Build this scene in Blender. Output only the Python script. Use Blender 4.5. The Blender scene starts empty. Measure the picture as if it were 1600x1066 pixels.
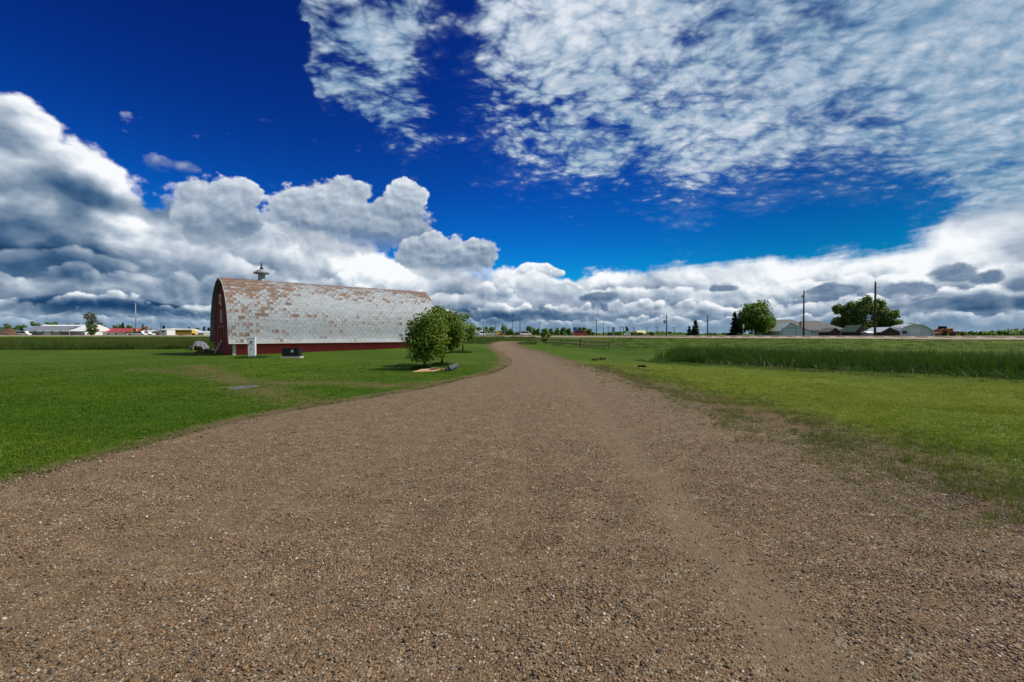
import bpy, bmesh, math, random
import numpy as np
from mathutils import Vector, Matrix, Euler

random.seed(7)
rng = np.random.default_rng(11)
scene = bpy.context.scene
COL = scene.collection

# ------------------------------------------------------------------ camera
W0, H0, F0 = 1600.0, 1066.0, 711.0
CAM_Z = 1.75
PITCH = math.atan(10.0 / F0)
cam_data = bpy.data.cameras.new('camera')
cam = bpy.data.objects.new('camera', cam_data)
COL.objects.link(cam)
cam_data.sensor_width = 36.0
cam_data.lens = 36.0 * F0 / W0
cam_data.clip_start = 0.05
cam_data.clip_end = 20000.0
cam.location = (0, 0, CAM_Z)
cam.rotation_euler = (math.pi / 2 - PITCH, 0, 0)
scene.camera = cam

# ------------------------------------------------------------------ sun and exposure
SUN_AZ = math.radians(86.0)          # clockwise from +Y: the sun stands to the right
SUN_EL = math.radians(50.0)
sun_dir = Vector((math.sin(SUN_AZ) * math.cos(SUN_EL), math.cos(SUN_AZ) * math.cos(SUN_EL), math.sin(SUN_EL)))
sd = bpy.data.lights.new('sun', 'SUN')
sd.energy = 4.6
sd.angle = math.radians(0.6)
sd.color = (1.0, 0.94, 0.85)
sun = bpy.data.objects.new('sun', sd)
COL.objects.link(sun)
sun.location = (60, 5, 80)
sun.rotation_euler = sun_dir.to_track_quat('Z', 'Y').to_euler()
scene.view_settings.view_transform = 'Standard'
scene.view_settings.look = 'None'
scene.view_settings.exposure = 0.0
scene.view_settings.gamma = 1.0
scene.view_settings.use_curve_mapping = False

# ------------------------------------------------------------------ small node-building language
class G:
    """wraps a node tree; X values are sockets or floats"""
    def __init__(self, nt):
        self.nt = nt
    def new(self, t):
        return self.nt.nodes.new(t)
    def put(self, sock, v):
        if isinstance(v, X): v = v.v
        if isinstance(v, (int, float)): 
            sock.default_value = v if sock.type == 'VALUE' or sock.type == 'INT' else (v, v, v, 1)[:len(sock.default_value)]
        elif isinstance(v, (tuple, list)):
            n = len(sock.default_value)
            sock.default_value = tuple(list(v) + [1.0] * (n - len(v)))[:n]
        else:
            self.nt.links.new(v, sock)
    def m(self, op, a, b=None, c=None, clamp=False):
        n = self.new('ShaderNodeMath'); n.operation = op; n.use_clamp = clamp
        self.put(n.inputs[0], a)
        if b is not None: self.put(n.inputs[1], b)
        if c is not None: self.put(n.inputs[2], c)
        return X(self, n.outputs[0])
    def vm(self, op, a, b=None, scale=None):
        n = self.new('ShaderNodeVectorMath'); n.operation = op
        self.put(n.inputs[0], a)
        if b is not None: self.put(n.inputs[1], b)
        if scale is not None: self.put(n.inputs['Scale'], scale)
        return X(self, n.outputs['Value'] if op in ('DOT_PRODUCT', 'LENGTH', 'DISTANCE') else n.outputs[0])
    def vec(self, x, y, z=0.0):
        n = self.new('ShaderNodeCombineXYZ')
        for i, v in enumerate((x, y, z)): self.put(n.inputs[i], v)
        return X(self, n.outputs[0])
    def sep(self, v):
        n = self.new('ShaderNodeSeparateXYZ'); self.put(n.inputs[0], v)
        return [X(self, n.outputs[i]) for i in range(3)]
    def noise(self, v, scale=1.0, detail=4.0, rough=0.5, lac=2.0, dist=0.0, dim='3D', out='Fac'):
        n = self.new('ShaderNodeTexNoise'); n.noise_dimensions = dim
        self.put(n.inputs['Vector'], v)
        n.inputs['Scale'].default_value = scale; n.inputs['Detail'].default_value = detail
        n.inputs['Roughness'].default_value = rough; n.inputs['Lacunarity'].default_value = lac
        n.inputs['Distortion'].default_value = dist
        return X(self, n.outputs[0 if out == 'Fac' else 1])
    def vor(self, v, scale=1.0, detail=0.0, rough=0.5, lac=2.0, feature='F1', dim='2D', out='Distance', smooth=0.3, rand=1.0):
        n = self.new('ShaderNodeTexVoronoi'); n.voronoi_dimensions = dim; n.feature = feature
        n.normalize = False
        self.put(n.inputs['Vector'], v)
        n.inputs['Scale'].default_value = scale
        if 'Detail' in n.inputs:
            n.inputs['Detail'].default_value = detail; n.inputs['Roughness'].default_value = rough; n.inputs['Lacunarity'].default_value = lac
        if feature == 'SMOOTH_F1': n.inputs['Smoothness'].default_value = smooth
        n.inputs['Randomness'].default_value = rand
        return X(self, n.outputs[out])
    def sstep(self, x, a, b):
        n = self.new('ShaderNodeMapRange'); n.interpolation_type = 'SMOOTHSTEP'
        self.put(n.inputs['Value'], x); self.put(n.inputs['From Min'], a); self.put(n.inputs['From Max'], b)
        return X(self, n.outputs[0])
    def lin(self, x, a, b, c=0.0, d=1.0):
        n = self.new('ShaderNodeMapRange'); n.clamp = True
        self.put(n.inputs['Value'], x); self.put(n.inputs['From Min'], a); self.put(n.inputs['From Max'], b)
        self.put(n.inputs['To Min'], c); self.put(n.inputs['To Max'], d)
        return X(self, n.outputs[0])
    def mix(self, f, a, b, blend='MIX'):
        n = self.new('ShaderNodeMix'); n.data_type = 'RGBA'; n.blend_type = blend; n.clamp_factor = True
        self.put(n.inputs[0], f); self.put(n.inputs[6], a); self.put(n.inputs[7], b)
        return X(self, n.outputs[2])
    def ramp(self, f, stops, interp='LINEAR'):
        n = self.new('ShaderNodeValToRGB'); n.color_ramp.interpolation = interp
        e = n.color_ramp.elements
        while len(e) < len(stops): e.new(0.5)
        for i, (p, c) in enumerate(stops):
            e[i].position = p; e[i].color = tuple(c) + (1,) if len(c) == 3 else c
        self.put(n.inputs[0], f)
        return X(self, n.outputs[0])
    def curve(self, x, pts, x0, x1, y0, y1):
        n = self.new('ShaderNodeFloatCurve')
        c = n.mapping.curves[0]
        pts = sorted(pts)
        P = [((px - x0) / (x1 - x0), (py - y0) / (y1 - y0)) for px, py in pts]
        while len(c.points) < len(P): c.points.new(0.5, 0.5)
        for i, p in enumerate(P):
            c.points[i].location = p; c.points[i].handle_type = 'AUTO_CLAMPED'
        n.mapping.update()
        self.put(n.inputs['Value'], self.lin(x, x0, x1))
        return X(self, n.outputs[0]) * (y1 - y0) + y0

class X:
    def __init__(self, g, v): self.g, self.v = g, v
    def __add__(self, o): return self.g.m('ADD', self, o)
    __radd__ = __add__
    def __sub__(self, o): return self.g.m('SUBTRACT', self, o)
    def __rsub__(self, o): return self.g.m('SUBTRACT', o, self)
    def __mul__(self, o): return self.g.m('MULTIPLY', self, o)
    __rmul__ = __mul__
    def __truediv__(self, o): return self.g.m('DIVIDE', self, o)
    def __rtruediv__(self, o): return self.g.m('DIVIDE', o, self)
    def abs(self): return self.g.m('ABSOLUTE', self)
    def clamp(self): return self.g.m('ADD', self, 0.0, clamp=True)
    def max(self, o): return self.g.m('MAXIMUM', self, o)
    def min(self, o): return self.g.m('MINIMUM', self, o)
    def pow(self, o): return self.g.m('POWER', self, o)

# ------------------------------------------------------------------ sky: Nishita air + procedural clouds, all by direction
def P(px, py):
    """photo pixel -> (azimuth, tangent of elevation) of that sky direction"""
    a = math.atan((px - 800.0) / F0)
    return a, (523.0 - py) / F0 * math.cos(a)

world = bpy.data.worlds.new('World')
scene.world = world
world.use_nodes = True
wn = world.node_tree
wn.nodes.clear()
g = G(wn)
SKY_STRENGTH = 0.1

sky = g.new('ShaderNodeTexSky')
sky.sky_type = 'NISHITA'
sky.sun_disc = False
sky.sun_elevation = SUN_EL
sky.sun_rotation = SUN_AZ
sky.air_density = 1.0
sky.dust_density = 0.3
sky.ozone_density = 2.0
tc = g.new('ShaderNodeTexCoord')
dx, dy, dz = g.sep(X(g, tc.outputs['Generated']))
az = g.m('ARCTAN2', dx, dy)
hyp = (dx * dx + dy * dy + 1e-6).pow(0.5)
t = (dz / hyp).min(4.0)
# deep polarised blue: the Nishita air at its strength, graded
air = g.vm('SCALE', X(g, sky.outputs[0]), scale=SKY_STRENGTH)
ar, ag, ab = g.sep(air)
blue = g.vec(ar * 0.012, ag.max(0.0).pow(2.74) * 2.15, ab.max(0.0).pow(2.13) * 1.95)
# a polarising filter darkens the blue toward the right, nearer the sun's own meridian
blue = g.vm('SCALE', blue, scale=1.12 - 0.70 * g.sstep(az, P(700, 0)[0], P(1500, 0)[0]))

def blob(p, px, py, rx, ry, u=None, v=None):
    """soft elliptical bump round a sky direction, radii in photo pixels"""
    a, tt = P(px, py)
    k = math.cos(a)
    ra = rx / F0 * k * k
    rt = ry / F0 * k
    x = (p[0] - a) * (1.0 / ra)
    y = (p[1] - tt) * (1.0 / rt)
    return (1.0 - (x * x + y * y)).max(0.0)

# warped coordinates shared by the layers
S = g.vec(az, t * 1.25)
w1 = g.noise(S, 5.0, 4.0, 0.55, out='Color')
wx, wy, wz = g.sep(w1)
q = (az + (wx - 0.5) * 0.10, t + (wy - 0.5) * 0.07)
qs = (az + (wx - 0.5) * 0.05, t + (wy - 0.5) * 0.045)

# ---- upper broken sheet (altocumulus), laid out on a flat layer overhead
iz = 1.0 / (dz + 0.20).max(0.05)
lp = g.vec(dx * iz, dy * iz)
lw = g.noise(lp, 2.0, 3.0, 0.5, out='Color')
lpw = g.vm('ADD', lp, g.vm('SCALE', lw, scale=0.16))
B1 = [P(x, y) for x, y in ((-60, -700), (250, -420), (430, -200), (480, 60), (490, 170), (540, 225), (640, 268), (720, 295), (860, 325), (1000, 335), (1150, 325), (1270, 312), (1340, 322), (1420, 340), (1455, 350), (1478, 400), (1500, 460), (1600, 500))]
B1 = [(-1.6, 1.2)] + [(a, min(tt, 1.2)) for a, tt in B1] + [(1.4, 0.1)]
edge1 = t + (wy - 0.5) * 0.16 - g.curve(az + (wx - 0.5) * 0.26, B1, -1.6, 1.6, -0.2, 1.3)
n_big = g.noise(lpw, 1.5, 2.0, 0.5)
def clump(v):
    return g.noise(g.vm('MULTIPLY', v, (6.4, 8.2, 1)), 1.0, 6.0, 0.58)
n_mid = clump(lpw)
n_fin = 1.0 - g.vor(g.vm('MULTIPLY', g.vm('ADD', lpw, g.vm('SCALE', g.noise(lp, 9.0, 2.0, 0.5, out='Color'), scale=0.05)), (13.0, 17.0, 1)), 1.0, 2.0, 0.6, 2.1)
cover = g.curve(az, [(-1.6, 0.1), (P(500, 0)[0], 0.20), (P(600, 0)[0], 0.24), (P(760, 0)[0], 0.20), (P(900, 0)[0], 0.28), (P(1100, 0)[0], 0.30), (P(1400, 0)[0], 0.42), (P(1500, 0)[0], 0.56), (1.2, 0.5)], -1.6, 1.6, 0.0, 0.5)
holes = blob(q, 700, 130, 75, 190) * 0.34 + blob(q, 760, 215, 110, 45) * 0.16 + blob(q, 1290, 195, 160, 32) * 0.22 + blob(q, 1395, 225, 70, 60) * 0.16 + blob(q, 1040, 270, 160, 35) * 0.08
bumps = blob(q, 600, 95, 95, 130) * 0.10 + blob(q, 900, 60, 170, 110) * 0.30 + blob(q, 690, 240, 120, 40) * 0.10
rgt = g.sstep(az, P(800, 0)[0], P(1350, 0)[0])
den = ((n_mid - 0.5) * 1.35 + (n_fin - 0.55) * 0.34) * (1.0 - rgt * 0.42) + (n_big - 0.5) * 0.5 * rgt + (n_big - 0.5) * 0.35 + cover - holes + bumps
den = den + g.lin(edge1, -0.03, 0.11, -0.66, 0.02)
veil = g.sstep(den + 0.30 + (n_big - 0.5) * 0.5, 0.0, 0.7) * 0.22
a1 = (g.sstep(den, -0.12, 0.34) * 0.97).max(veil)
lit1 = clump(g.vm('ADD', lpw, (0.024, 0.008, 0)))
sh1 = (0.70 + (n_mid - lit1) * 1.1 + (n_fin - 0.55) * 0.25 + (den - 0.25) * 0.35 + (n_big - 0.5) * 0.9 - g.sstep(az, P(1250, 0)[0], P(1600, 0)[0]) * 0.12 + blob(q, 900, 60, 220, 140) * 0.2)
c1 = g.ramp(sh1, [(0.0, (0.05, 0.19, 0.36)), (0.45, (0.22, 0.36, 0.52)), (0.75, (0.46, 0.56, 0.68)), (1.0, (0.74, 0.79, 0.87))])
skyc = g.mix(a1, blue, c1)

# ---- low bank of cloud along the horizon
B2 = [P(x, y) for x, y in ((-150, 40), (0, 120), (60, 150), (130, 205), (190, 240), (260, 272), (340, 300), (420, 312), (500, 330), (570, 352), (620, 372), (700, 388), (760, 400), (830, 408), (1000, 412), (1150, 409), (1250, 398), (1350, 384), (1440, 362), (1475, 338), (1490, 318), (1530, 318), (1600, 296))]
B2 = [(-1.6, 0.5)] + B2 + [(1.5, 0.4)]
edge2 = g.curve(az, B2, -1.6, 1.6, -0.2, 1.3) - t
def billow(p, sc, det=3.0, rough=0.55):
    v = g.vor(g.vec(p[0], p[1] * 1.3, 0.0), sc, det, rough, 2.2)
    return 1.0 - v
def lightdiff(p, sc, off=(0.010, 0.014), det=3.0, rough=0.55):
    rough = rough - 0.07
    b0 = billow(p, sc, det, rough)
    b1 = billow((p[0] + off[0], p[1] + off[1]), sc, det, rough)
    return b0, b0 - b1
softness = g.curve(az, [(-1.6, 0.022), (P(300, 0)[0], 0.02), (P(900, 0)[0], 0.02), (P(1200, 0)[0], 0.022), (P(1600, 0)[0], 0.04)], -1.6, 1.6, 0.0, 0.1)
rim = g.noise(g.vec(az, t * 1.2), 24.0, 6.0, 0.62)
bb, bl = lightdiff(qs, 7.5, (0.018, 0.024), 3.0, 0.5)
streak = g.noise(g.vec(az * 2.2, t * 26.0 - az * 2.0), 1.6, 5.0, 0.6)
right = g.sstep(az, P(900, 0)[0], P(1150, 0)[0])
h2 = edge2 + ((bb - 0.55) * 0.075 + (wz - 0.5) * 0.06 + (rim - 0.5) * 0.07) * (1.0 - right) + ((streak - 0.5) * 0.05 + (g.noise(S, 14.0, 5.0, 0.6) - 0.5) * 0.06) * right
a2 = g.sstep(h2, -0.006, softness)
# large lights and darks of the bank
tone = (blob(q, 60, 400, 210, 60) * -0.42 + blob(q, 200, 420, 180, 40) * -0.22 + blob(q, 200, 482, 230, 13) * -0.75 + blob(q, 90, 350, 140, 26) * -0.18
        + blob(q, 150, 250, 200, 50) * 0.26 + blob(q, 60, 300, 200, 40) * -0.16 + blob(q, 260, 325, 170, 22) * -0.20 + blob(q, 300, 292, 120, 26) * 0.24 + blob(q, 450, 400, 190, 40) * 0.18 + blob(q, 590, 425, 90, 34) * 0.30 + blob(q, 100, 500, 300, 22) * -0.10
        + blob(q, 790, 494, 190, 12) * -0.50 + blob(q, 690, 478, 120, 22) * -0.14 + blob(q, 830, 430, 160, 30) * 0.26 + blob(q, 820, 470, 110, 14) * 0.25 + blob(q, 640, 455, 50, 20) * 0.2
        + blob(q, 1250, 420, 280, 34) * 0.26 + blob(q, 1160, 462, 120, 22) * 0.22 + blob(q, 1520, 400, 160, 70) * 0.20 + blob(q, 1560, 480, 170, 14) * -0.42 + blob(q, 1470, 468, 140, 14) * -0.18)
bn = g.noise(S, 5.0, 6.0, 0.52)
bn2 = g.noise(g.vec(az * 1.0, t * 3.0), 6.0, 5.0, 0.52)
puff = bl * (1.0 - right * 0.45)
low = g.sstep(t, 0.16, 0.02)
bb3, bl3 = lightdiff(qs, 26.0, (0.005, 0.007), 3.0, 0.5)
sh2 = 0.60 + tone * 1.1 + puff * 0.62 + bl3 * low * 0.40 + (bn - 0.5) * 0.50 + (bn2 - 0.5) * 0.40 + g.sstep(h2, 0.07, 0.0) * 0.22 + (streak - 0.5) * 0.35 * right - low * 0.12
CR = [(0.0, (0.012, 0.055, 0.145)), (0.22, (0.055, 0.125, 0.24)), (0.48, (0.20, 0.28, 0.39)), (0.70, (0.44, 0.52, 0.62)), (0.88, (0.74, 0.80, 0.86)), (1.0, (0.95, 0.97, 1.0))]
c2 = g.ramp(sh2, CR)
skyc = g.mix(a2, skyc, c2)

# ---- rows of cumulus inside the bank, far ones low, each with a bright crown and a flat grey base
def row(skyc, tc, amp, freq, sc, seed, soft, thick, gain=1.0, off=0.0, mask=None):
    n = g.noise(g.vec(az * freq, seed), 1.0, 2.0, 0.5, dim='2D')
    p = (qs[0] + seed, qs[1] + seed * 0.31)
    b0, b1 = lightdiff(p, sc, (0.10 / sc, 0.17 / sc), 3.0, 0.5)
    top = tc + amp * (n - 0.5) * 2.0 + (b0 - 0.6) * (0.45 / sc)
    d = top - t
    a = g.sstep(d, 0.0, soft) * g.sstep(d, thick * 1.6, thick * 0.5)
    if mask is not None: a = a * mask
    sh = 0.86 + off - d * (0.62 / thick) * gain + b1 * 0.55 + (bn - 0.5) * 0.5
    return g.mix(a * 0.92, skyc, g.ramp(sh + tone * 0.85, CR))
left = 1.0 - g.sstep(az, P(620, 0)[0], P(900, 0)[0])
skyc = row(skyc, 0.150, 0.06, 5.0, 9.0, 2.7, 0.012, 0.085, mask=left, gain=0.8, off=-0.08)
skyc = row(skyc, 0.112, 0.040, 7.0, 14.0, 7.9, 0.008, 0.060, off=0.02)
skyc = row(skyc, 0.070, 0.026, 9.0, 20.0, 4.3, 0.006, 0.045, off=0.04)
skyc = row(skyc, 0.040, 0.014, 14.0, 30.0, 6.1, 0.004, 0.026, off=-0.02)

# ---- single cumulus heaps standing in front of the bank
def heap(skyc, blobs, sc, bright=0.0, amp=0.55, hard=0.30, seed=0.0, flat=0.0, grad=0.42, fade=True):
    p = (qs[0] + seed, qs[1] + seed * 0.37)
    env = None
    for b in blobs:
        e = blob(qs, *b)
        env = e if env is None else env.max(e)
    b0, b1 = lightdiff(p, sc, (0.22 / sc * 0.55, 0.22 / sc))
    h = env * 1.1 + (b0 - 0.62) * amp + (rim - 0.5) * 0.75
    a = g.sstep(h, 0.02, hard) * g.sstep(env, 0.0, 0.10)
    ty = [P(b[0], b[1] - b[3])[1] for b in blobs]; by = [P(b[0], b[1] + b[3])[1] for b in blobs]
    vert = g.lin(qs[1], min(by), max(ty), -0.5, 0.5)
    if fade: a = a * g.sstep(vert, -0.56, -0.12)
    sh = 0.62 + bright + b1 * 0.20 + vert * grad + (bn - 0.5) * 0.30 + (rim - 0.5) * 0.22 + g.sstep(h, 0.5, 0.03) * 0.14
    return g.mix(a, skyc, g.ramp(sh, CR))
skyc = heap(skyc, [(345, 335, 88, 66), (392, 306, 34, 32), (318, 310, 46, 34)], 20.0, bright=-0.06)
skyc = heap(skyc, [(525, 345, 125, 66), (610, 350, 78, 52), (638, 302, 36, 32), (480, 335, 66, 44), (545, 305, 50, 34)], 21.0, bright=-0.02, seed=3.3)
skyc = heap(skyc, [(690, 402, 88, 40), (742, 398, 46, 30), (680, 385, 40, 24)], 25.0, bright=-0.05, seed=5.1)
skyc = heap(skyc, [(838, 425, 40, 15), (858, 428, 28, 11)], 34.0, bright=0.20, seed=7.7)
skyc = heap(skyc, [(838, 448, 44, 32), (870, 460, 70, 22)], 18.0, bright=0.10, seed=9.2)
skyc = heap(skyc, [(225, 200, 80, 30), (285, 212, 60, 22), (272, 254, 70, 20)], 11.0, bright=0.10, hard=1.0, amp=1.7, seed=1.7)
skyc = heap(skyc, [(1490, 427, 52, 20), (1540, 436, 40, 14), (1414, 447, 46, 20), (1440, 452, 30, 14), (1312, 450, 66, 12), (1128, 450, 34, 9), (930, 462, 50, 10)], 22.0, bright=-0.20, hard=0.55, amp=0.7, seed=11.0, grad=0.25)
skyc = heap(skyc, [(1490, 474, 150, 14), (1590, 448, 40, 16)], 20.0, bright=-0.22, hard=0.7, amp=0.7, seed=13.0, grad=0.2)

skyc = g.mix(g.sstep(t, 0.050, 0.0) * 0.62, skyc, (0.27, 0.41, 0.56))
# below the horizon the world is only seen by bounce light
skyc = g.mix(g.sstep(t, 0.0, -0.02), skyc, (0.10, 0.14, 0.12))
bg = g.new('ShaderNodeBackground')
g.put(bg.inputs['Color'], g.vm('SCALE', skyc, scale=1.0 / SKY_STRENGTH))
bg.inputs['Strength'].default_value = SKY_STRENGTH
wo = g.new('ShaderNodeOutputWorld')
wn.links.new(bg.outputs[0], wo.inputs[0])
world.cycles.sampling_method = 'MANUAL'
world.cycles.sample_map_resolution = 256

# ------------------------------------------------------------------ helpers: objects, meshes, materials
def ray(px, py):
    cp, sp = math.cos(PITCH), math.sin(PITCH)
    u, v = (px - 800.0) / F0, (533.0 - py) / F0
    return Vector((u, cp + v * sp, -sp + v * cp))

def tag(o, label=None, cat=None, group=None, kind=None):
    if label: o['label'] = label
    if cat: o['category'] = cat
    if group: o['group'] = group
    if kind: o['kind'] = kind
    return o

def thing(name, label, cat, loc, rz=0.0, group=None):
    o = bpy.data.objects.new(name, None)
    COL.objects.link(o)
    o.empty_display_size = 0.3
    o.location = loc
    o.rotation_euler = (0, 0, rz)
    return tag(o, label, cat, group)

class MB:
    """mesh builder: collects primitives into ONE mesh object"""
    def __init__(self):
        self.v, self.f = [], []
    def add(self, vs, fs):
        n = len(self.v)
        self.v += [tuple(p) for p in vs]
        self.f += [tuple(i + n for i in f) for f in fs]
        return self
    def box(self, x0, x1, y0, y1, z0, z1, M=None):
        vs = [Vector((x, y, z)) for z in (z0, z1) for y in (y0, y1) for x in (x0, x1)]
        if M is not None: vs = [M @ p for p in vs]
        return self.add(vs, [(0, 2, 3, 1), (4, 5, 7, 6), (0, 1, 5, 4), (2, 6, 7, 3), (0, 4, 6, 2), (1, 3, 7, 5)])
    def tube(self, pts, rads, n=8, cap=True):
        pts = [Vector(p) for p in pts]
        base = len(self.v); rings = []
        up0 = None
        for i, p in enumerate(pts):
            d = (pts[min(i + 1, len(pts) - 1)] - pts[max(i - 1, 0)]).normalized()
            a = d.orthogonal().normalized() if up0 is None else (up0 - d * up0.dot(d)).normalized()
            up0 = a
            b = d.cross(a)
            r = rads[i] if hasattr(rads, '__len__') else rads
            ring = []
            for k in range(n):
                t_ = 2 * math.pi * k / n
                self.v.append(tuple(p + (a * math.cos(t_) + b * math.sin(t_)) * r)); ring.append(len(self.v) - 1)
            rings.append(ring)
        for A, B in zip(rings[:-1], rings[1:]):
            for k in range(n):
                self.f.append((A[k], A[(k + 1) % n], B[(k + 1) % n], B[k]))
        if cap:
            self.f.append(tuple(reversed(rings[0]))); self.f.append(tuple(rings[-1]))
        return self
    def lathe(self, prof, c=(0, 0, 0), n=16):
        """profile [(radius, z)...] bottom to top"""
        base = len(self.v)
        for r, z in prof:
            for k in range(n):
                a = 2 * math.pi * k / n
                self.v.append((c[0] + r * math.cos(a), c[1] + r * math.sin(a), c[2] + z))
        for i in range(len(prof) - 1):
            for k in range(n):
                self.f.append((base + i * n + k, base + i * n + (k + 1) % n, base + (i + 1) * n + (k + 1) % n, base + (i + 1) * n + k))
        self.f.append(tuple(base + k for k in reversed(range(n))))
        self.f.append(tuple(base + (len(prof) - 1) * n + k for k in range(n)))
        return self
    def prism(self, poly, axis, a0, a1):
        """extrude a polygon of 2-D points along an axis ('x': points are (y,z); 'y': points are (x,z); 'z': (x,y))"""
        def mk(p, a):
            return {'x': (a, p[0], p[1]), 'y': (p[0], a, p[1]), 'z': (p[0], p[1], a)}[axis]
        n = len(poly)
        vs = [mk(p, a0) for p in poly] + [mk(p, a1) for p in poly]
        fs = [tuple(range(n)), tuple(range(2 * n - 1, n - 1, -1))] + [(i, i + n, (i + 1) % n + n, (i + 1) % n) for i in range(n)]
        return self.add(vs, fs)
    def mesh(self, name):
        me = bpy.data.meshes.new(name)
        me.from_pydata(self.v, [], self.f)
        bm = bmesh.new(); bm.from_mesh(me)
        bmesh.ops.recalc_face_normals(bm, faces=bm.faces)
        bm.to_mesh(me); bm.free()
        return me
    def build(self, name, mat, parent=None, smooth=False, bevel=0.0):
        me = self.mesh(name)
        me.materials.append(mat)
        if smooth: me.polygons.foreach_set('use_smooth', [True] * len(me.polygons))
        o = bpy.data.objects.new(name, me)
        COL.objects.link(o)
        if parent is not None: o.parent = parent
        if bevel > 0:
            m = o.modifiers.new('bevel', 'BEVEL'); m.width = bevel; m.segments = 2; m.limit_method = 'ANGLE'
        return o

def material(name, rough=0.8, spec=0.25, metal=0.0):
    m = bpy.data.materials.new(name)
    m.use_nodes = True
    nt = m.node_tree
    nt.nodes.clear()
    k = G(nt)
    b = k.new('ShaderNodeBsdfPrincipled')
    b.inputs['Roughness'].default_value = rough
    b.inputs['Specular IOR Level'].default_value = spec
    b.inputs['Metallic'].default_value = metal
    o = k.new('ShaderNodeOutputMaterial')
    nt.links.new(b.outputs[0], o.inputs[0])
    return m, k, b, o
def geo_pos(k):
    return X(k, k.new('ShaderNodeNewGeometry').outputs['Position'])
def obj_pos(k):
    return X(k, k.new('ShaderNodeTexCoord').outputs['Object'])
def attr(k, name, typ='GEOMETRY', out='Fac'):
    n = k.new('ShaderNodeAttribute'); n.attribute_name = name; n.attribute_type = typ
    return X(k, n.outputs[out])
def obj_rand(k):
    return X(k, k.new('ShaderNodeObjectInfo').outputs['Random'])
def bump(k, b, h, strength=0.5, dist=0.02):
    n = k.new('ShaderNodeBump'); n.inputs['Strength'].default_value = strength; n.inputs['Distance'].default_value = dist
    k.put(n.inputs['Height'], h)
    k.nt.links.new(n.outputs[0], b.inputs['Normal'])

def plain(name, c, rough=0.7, spec=0.25, var=0.18, scale=3.0, metal=0.0, dirt=None):
    """painted or weathered surface: base colour broken up by two noises"""
    m, k, b, o = material(name, rough, spec, metal)
    p = obj_pos(k)
    n1 = k.noise(p, scale, 4, 0.6); n2 = k.noise(p, scale * 9, 3, 0.6)
    f = (n1 - 0.5) * 1.2 + (n2 - 0.5) * 0.8
    dk = tuple(x * (1 - var) for x in c); lt = tuple(min(1, x * (1 + var)) for x in c)
    col = k.mix((f + 0.5).clamp(), dk, lt)
    if dirt: col = k.mix(k.sstep(n1 + (n2 - 0.5) * 0.4, 0.52, 0.75) * 0.6, col, dirt)
    k.put(b.inputs['Base Color'], col)
    k.put(b.inputs['Roughness'], k.lin(n2, 0.3, 0.7, max(0.02, rough - 0.1), min(1, rough + 0.1)))
    return m

# ------------------------------------------------------------------ terrain as a function
HW = np.array([(420, -358), (240, -144), (150, -37.6), (110, 9.7), (67.5, 60), (42, 90.2), (16.8, 118), (-8, 137), (-38, 152), (-80, 164), (-160, 178), (-400, 200), (-1500, 260)], float)
def _dense(P_, it=3):
    P_ = np.array(P_, float)
    for _ in range(it):
        a, b = P_[:-1], P_[1:]
        q = np.empty((2 * len(a), 2)); q[0::2] = a * .75 + b * .25; q[1::2] = a * .25 + b * .75
        P_ = np.vstack([P_[:1], q, P_[-1:]])
    return P_
HWD = _dense(HW, 2)
def hw_s(x, y):
    """signed distance to the highway's centre line, positive on the camera's side"""
    x = np.asarray(x, float); y = np.asarray(y, float)
    best = np.full(x.shape, 1e9); sgn = np.ones(x.shape)
    for (ax, ay), (bx, by) in zip(HWD[:-1], HWD[1:]):
        ex, ey = bx - ax, by - ay
        L2 = ex * ex + ey * ey
        tt = np.clip(((x - ax) * ex + (y - ay) * ey) / L2, 0, 1)
        ddx, ddy = x - ax - tt * ex, y - ay - tt * ey
        d = np.hypot(ddx, ddy)
        cr = ex * ddy - ey * ddx
        u = d < best
        best = np.where(u, d, best); sgn = np.where(u, np.sign(cr), sgn)
    return best * np.where(sgn == 0, 1, sgn)
def ss(x, a, b):
    t_ = np.clip((np.asarray(x, float) - a) / (b - a), 0, 1)
    return t_ * t_ * (3 - 2 * t_)
_ph = rng.uniform(0, 6.28, (24,)); _fr = rng.normal(0, 1, (24, 2))
def wob(x, y, wl):
    r = 0
    for i in range(8):
        f = _fr[i] / np.hypot(*_fr[i]) * (2 * math.pi / wl) * (0.6 + 0.12 * i)
        r = r + np.sin(f[0] * x + f[1] * y + _ph[i])
    return r / 4.0
def terrain(x, y):
    x = np.asarray(x, float); y = np.asarray(y, float)
    s = hw_s(x, y)
    rs = 48 + 46 * ss(-x, -14, 18)
    up = 1.12 * (1 - np.clip((s - 8.5) / (rs - 8.5), 0, 1)) ** 1.15
    sh = 1.12 + 0.38 * (1 - ss(s, 6.2, 8.8))
    z = np.where(s > 8.8, up, sh)
    far = 1.18 + 0.32 * (1 - ss(-s, 6.2, 12.0))
    z = np.where(s < 0, far, z)
    z = z - 0.40 * np.exp(-((s - 55) / 7.5) ** 2) * ss(x, 4, 12)
    z = z + 0.22 * ss(y, 38, 50) * ss(x, -40, -12) * ss(s, 30, 60)
    amp = 0.035 * ss(np.hypot(x, y), 5, 25) * ss(np.abs(s), 9, 20)
    return z + amp * wob(x, y, 9.0)
def tz(x, y): return float(terrain(np.array([x]), np.array([y]))[0])
def hit(px, py, lo=1.0, hi=400.0):
    """first point of the terrain seen through a photo pixel"""
    d = ray(px, py)
    ts = np.geomspace(lo, hi, 4000)
    x, y = d.x * ts, d.y * ts
    below = CAM_Z + d.z * ts <= terrain(x, y)
    i = int(np.argmax(below)) if below.any() else len(ts) - 1
    return Vector((x[i], y[i], float(terrain(x[i:i + 1], y[i:i + 1])[0])))
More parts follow.
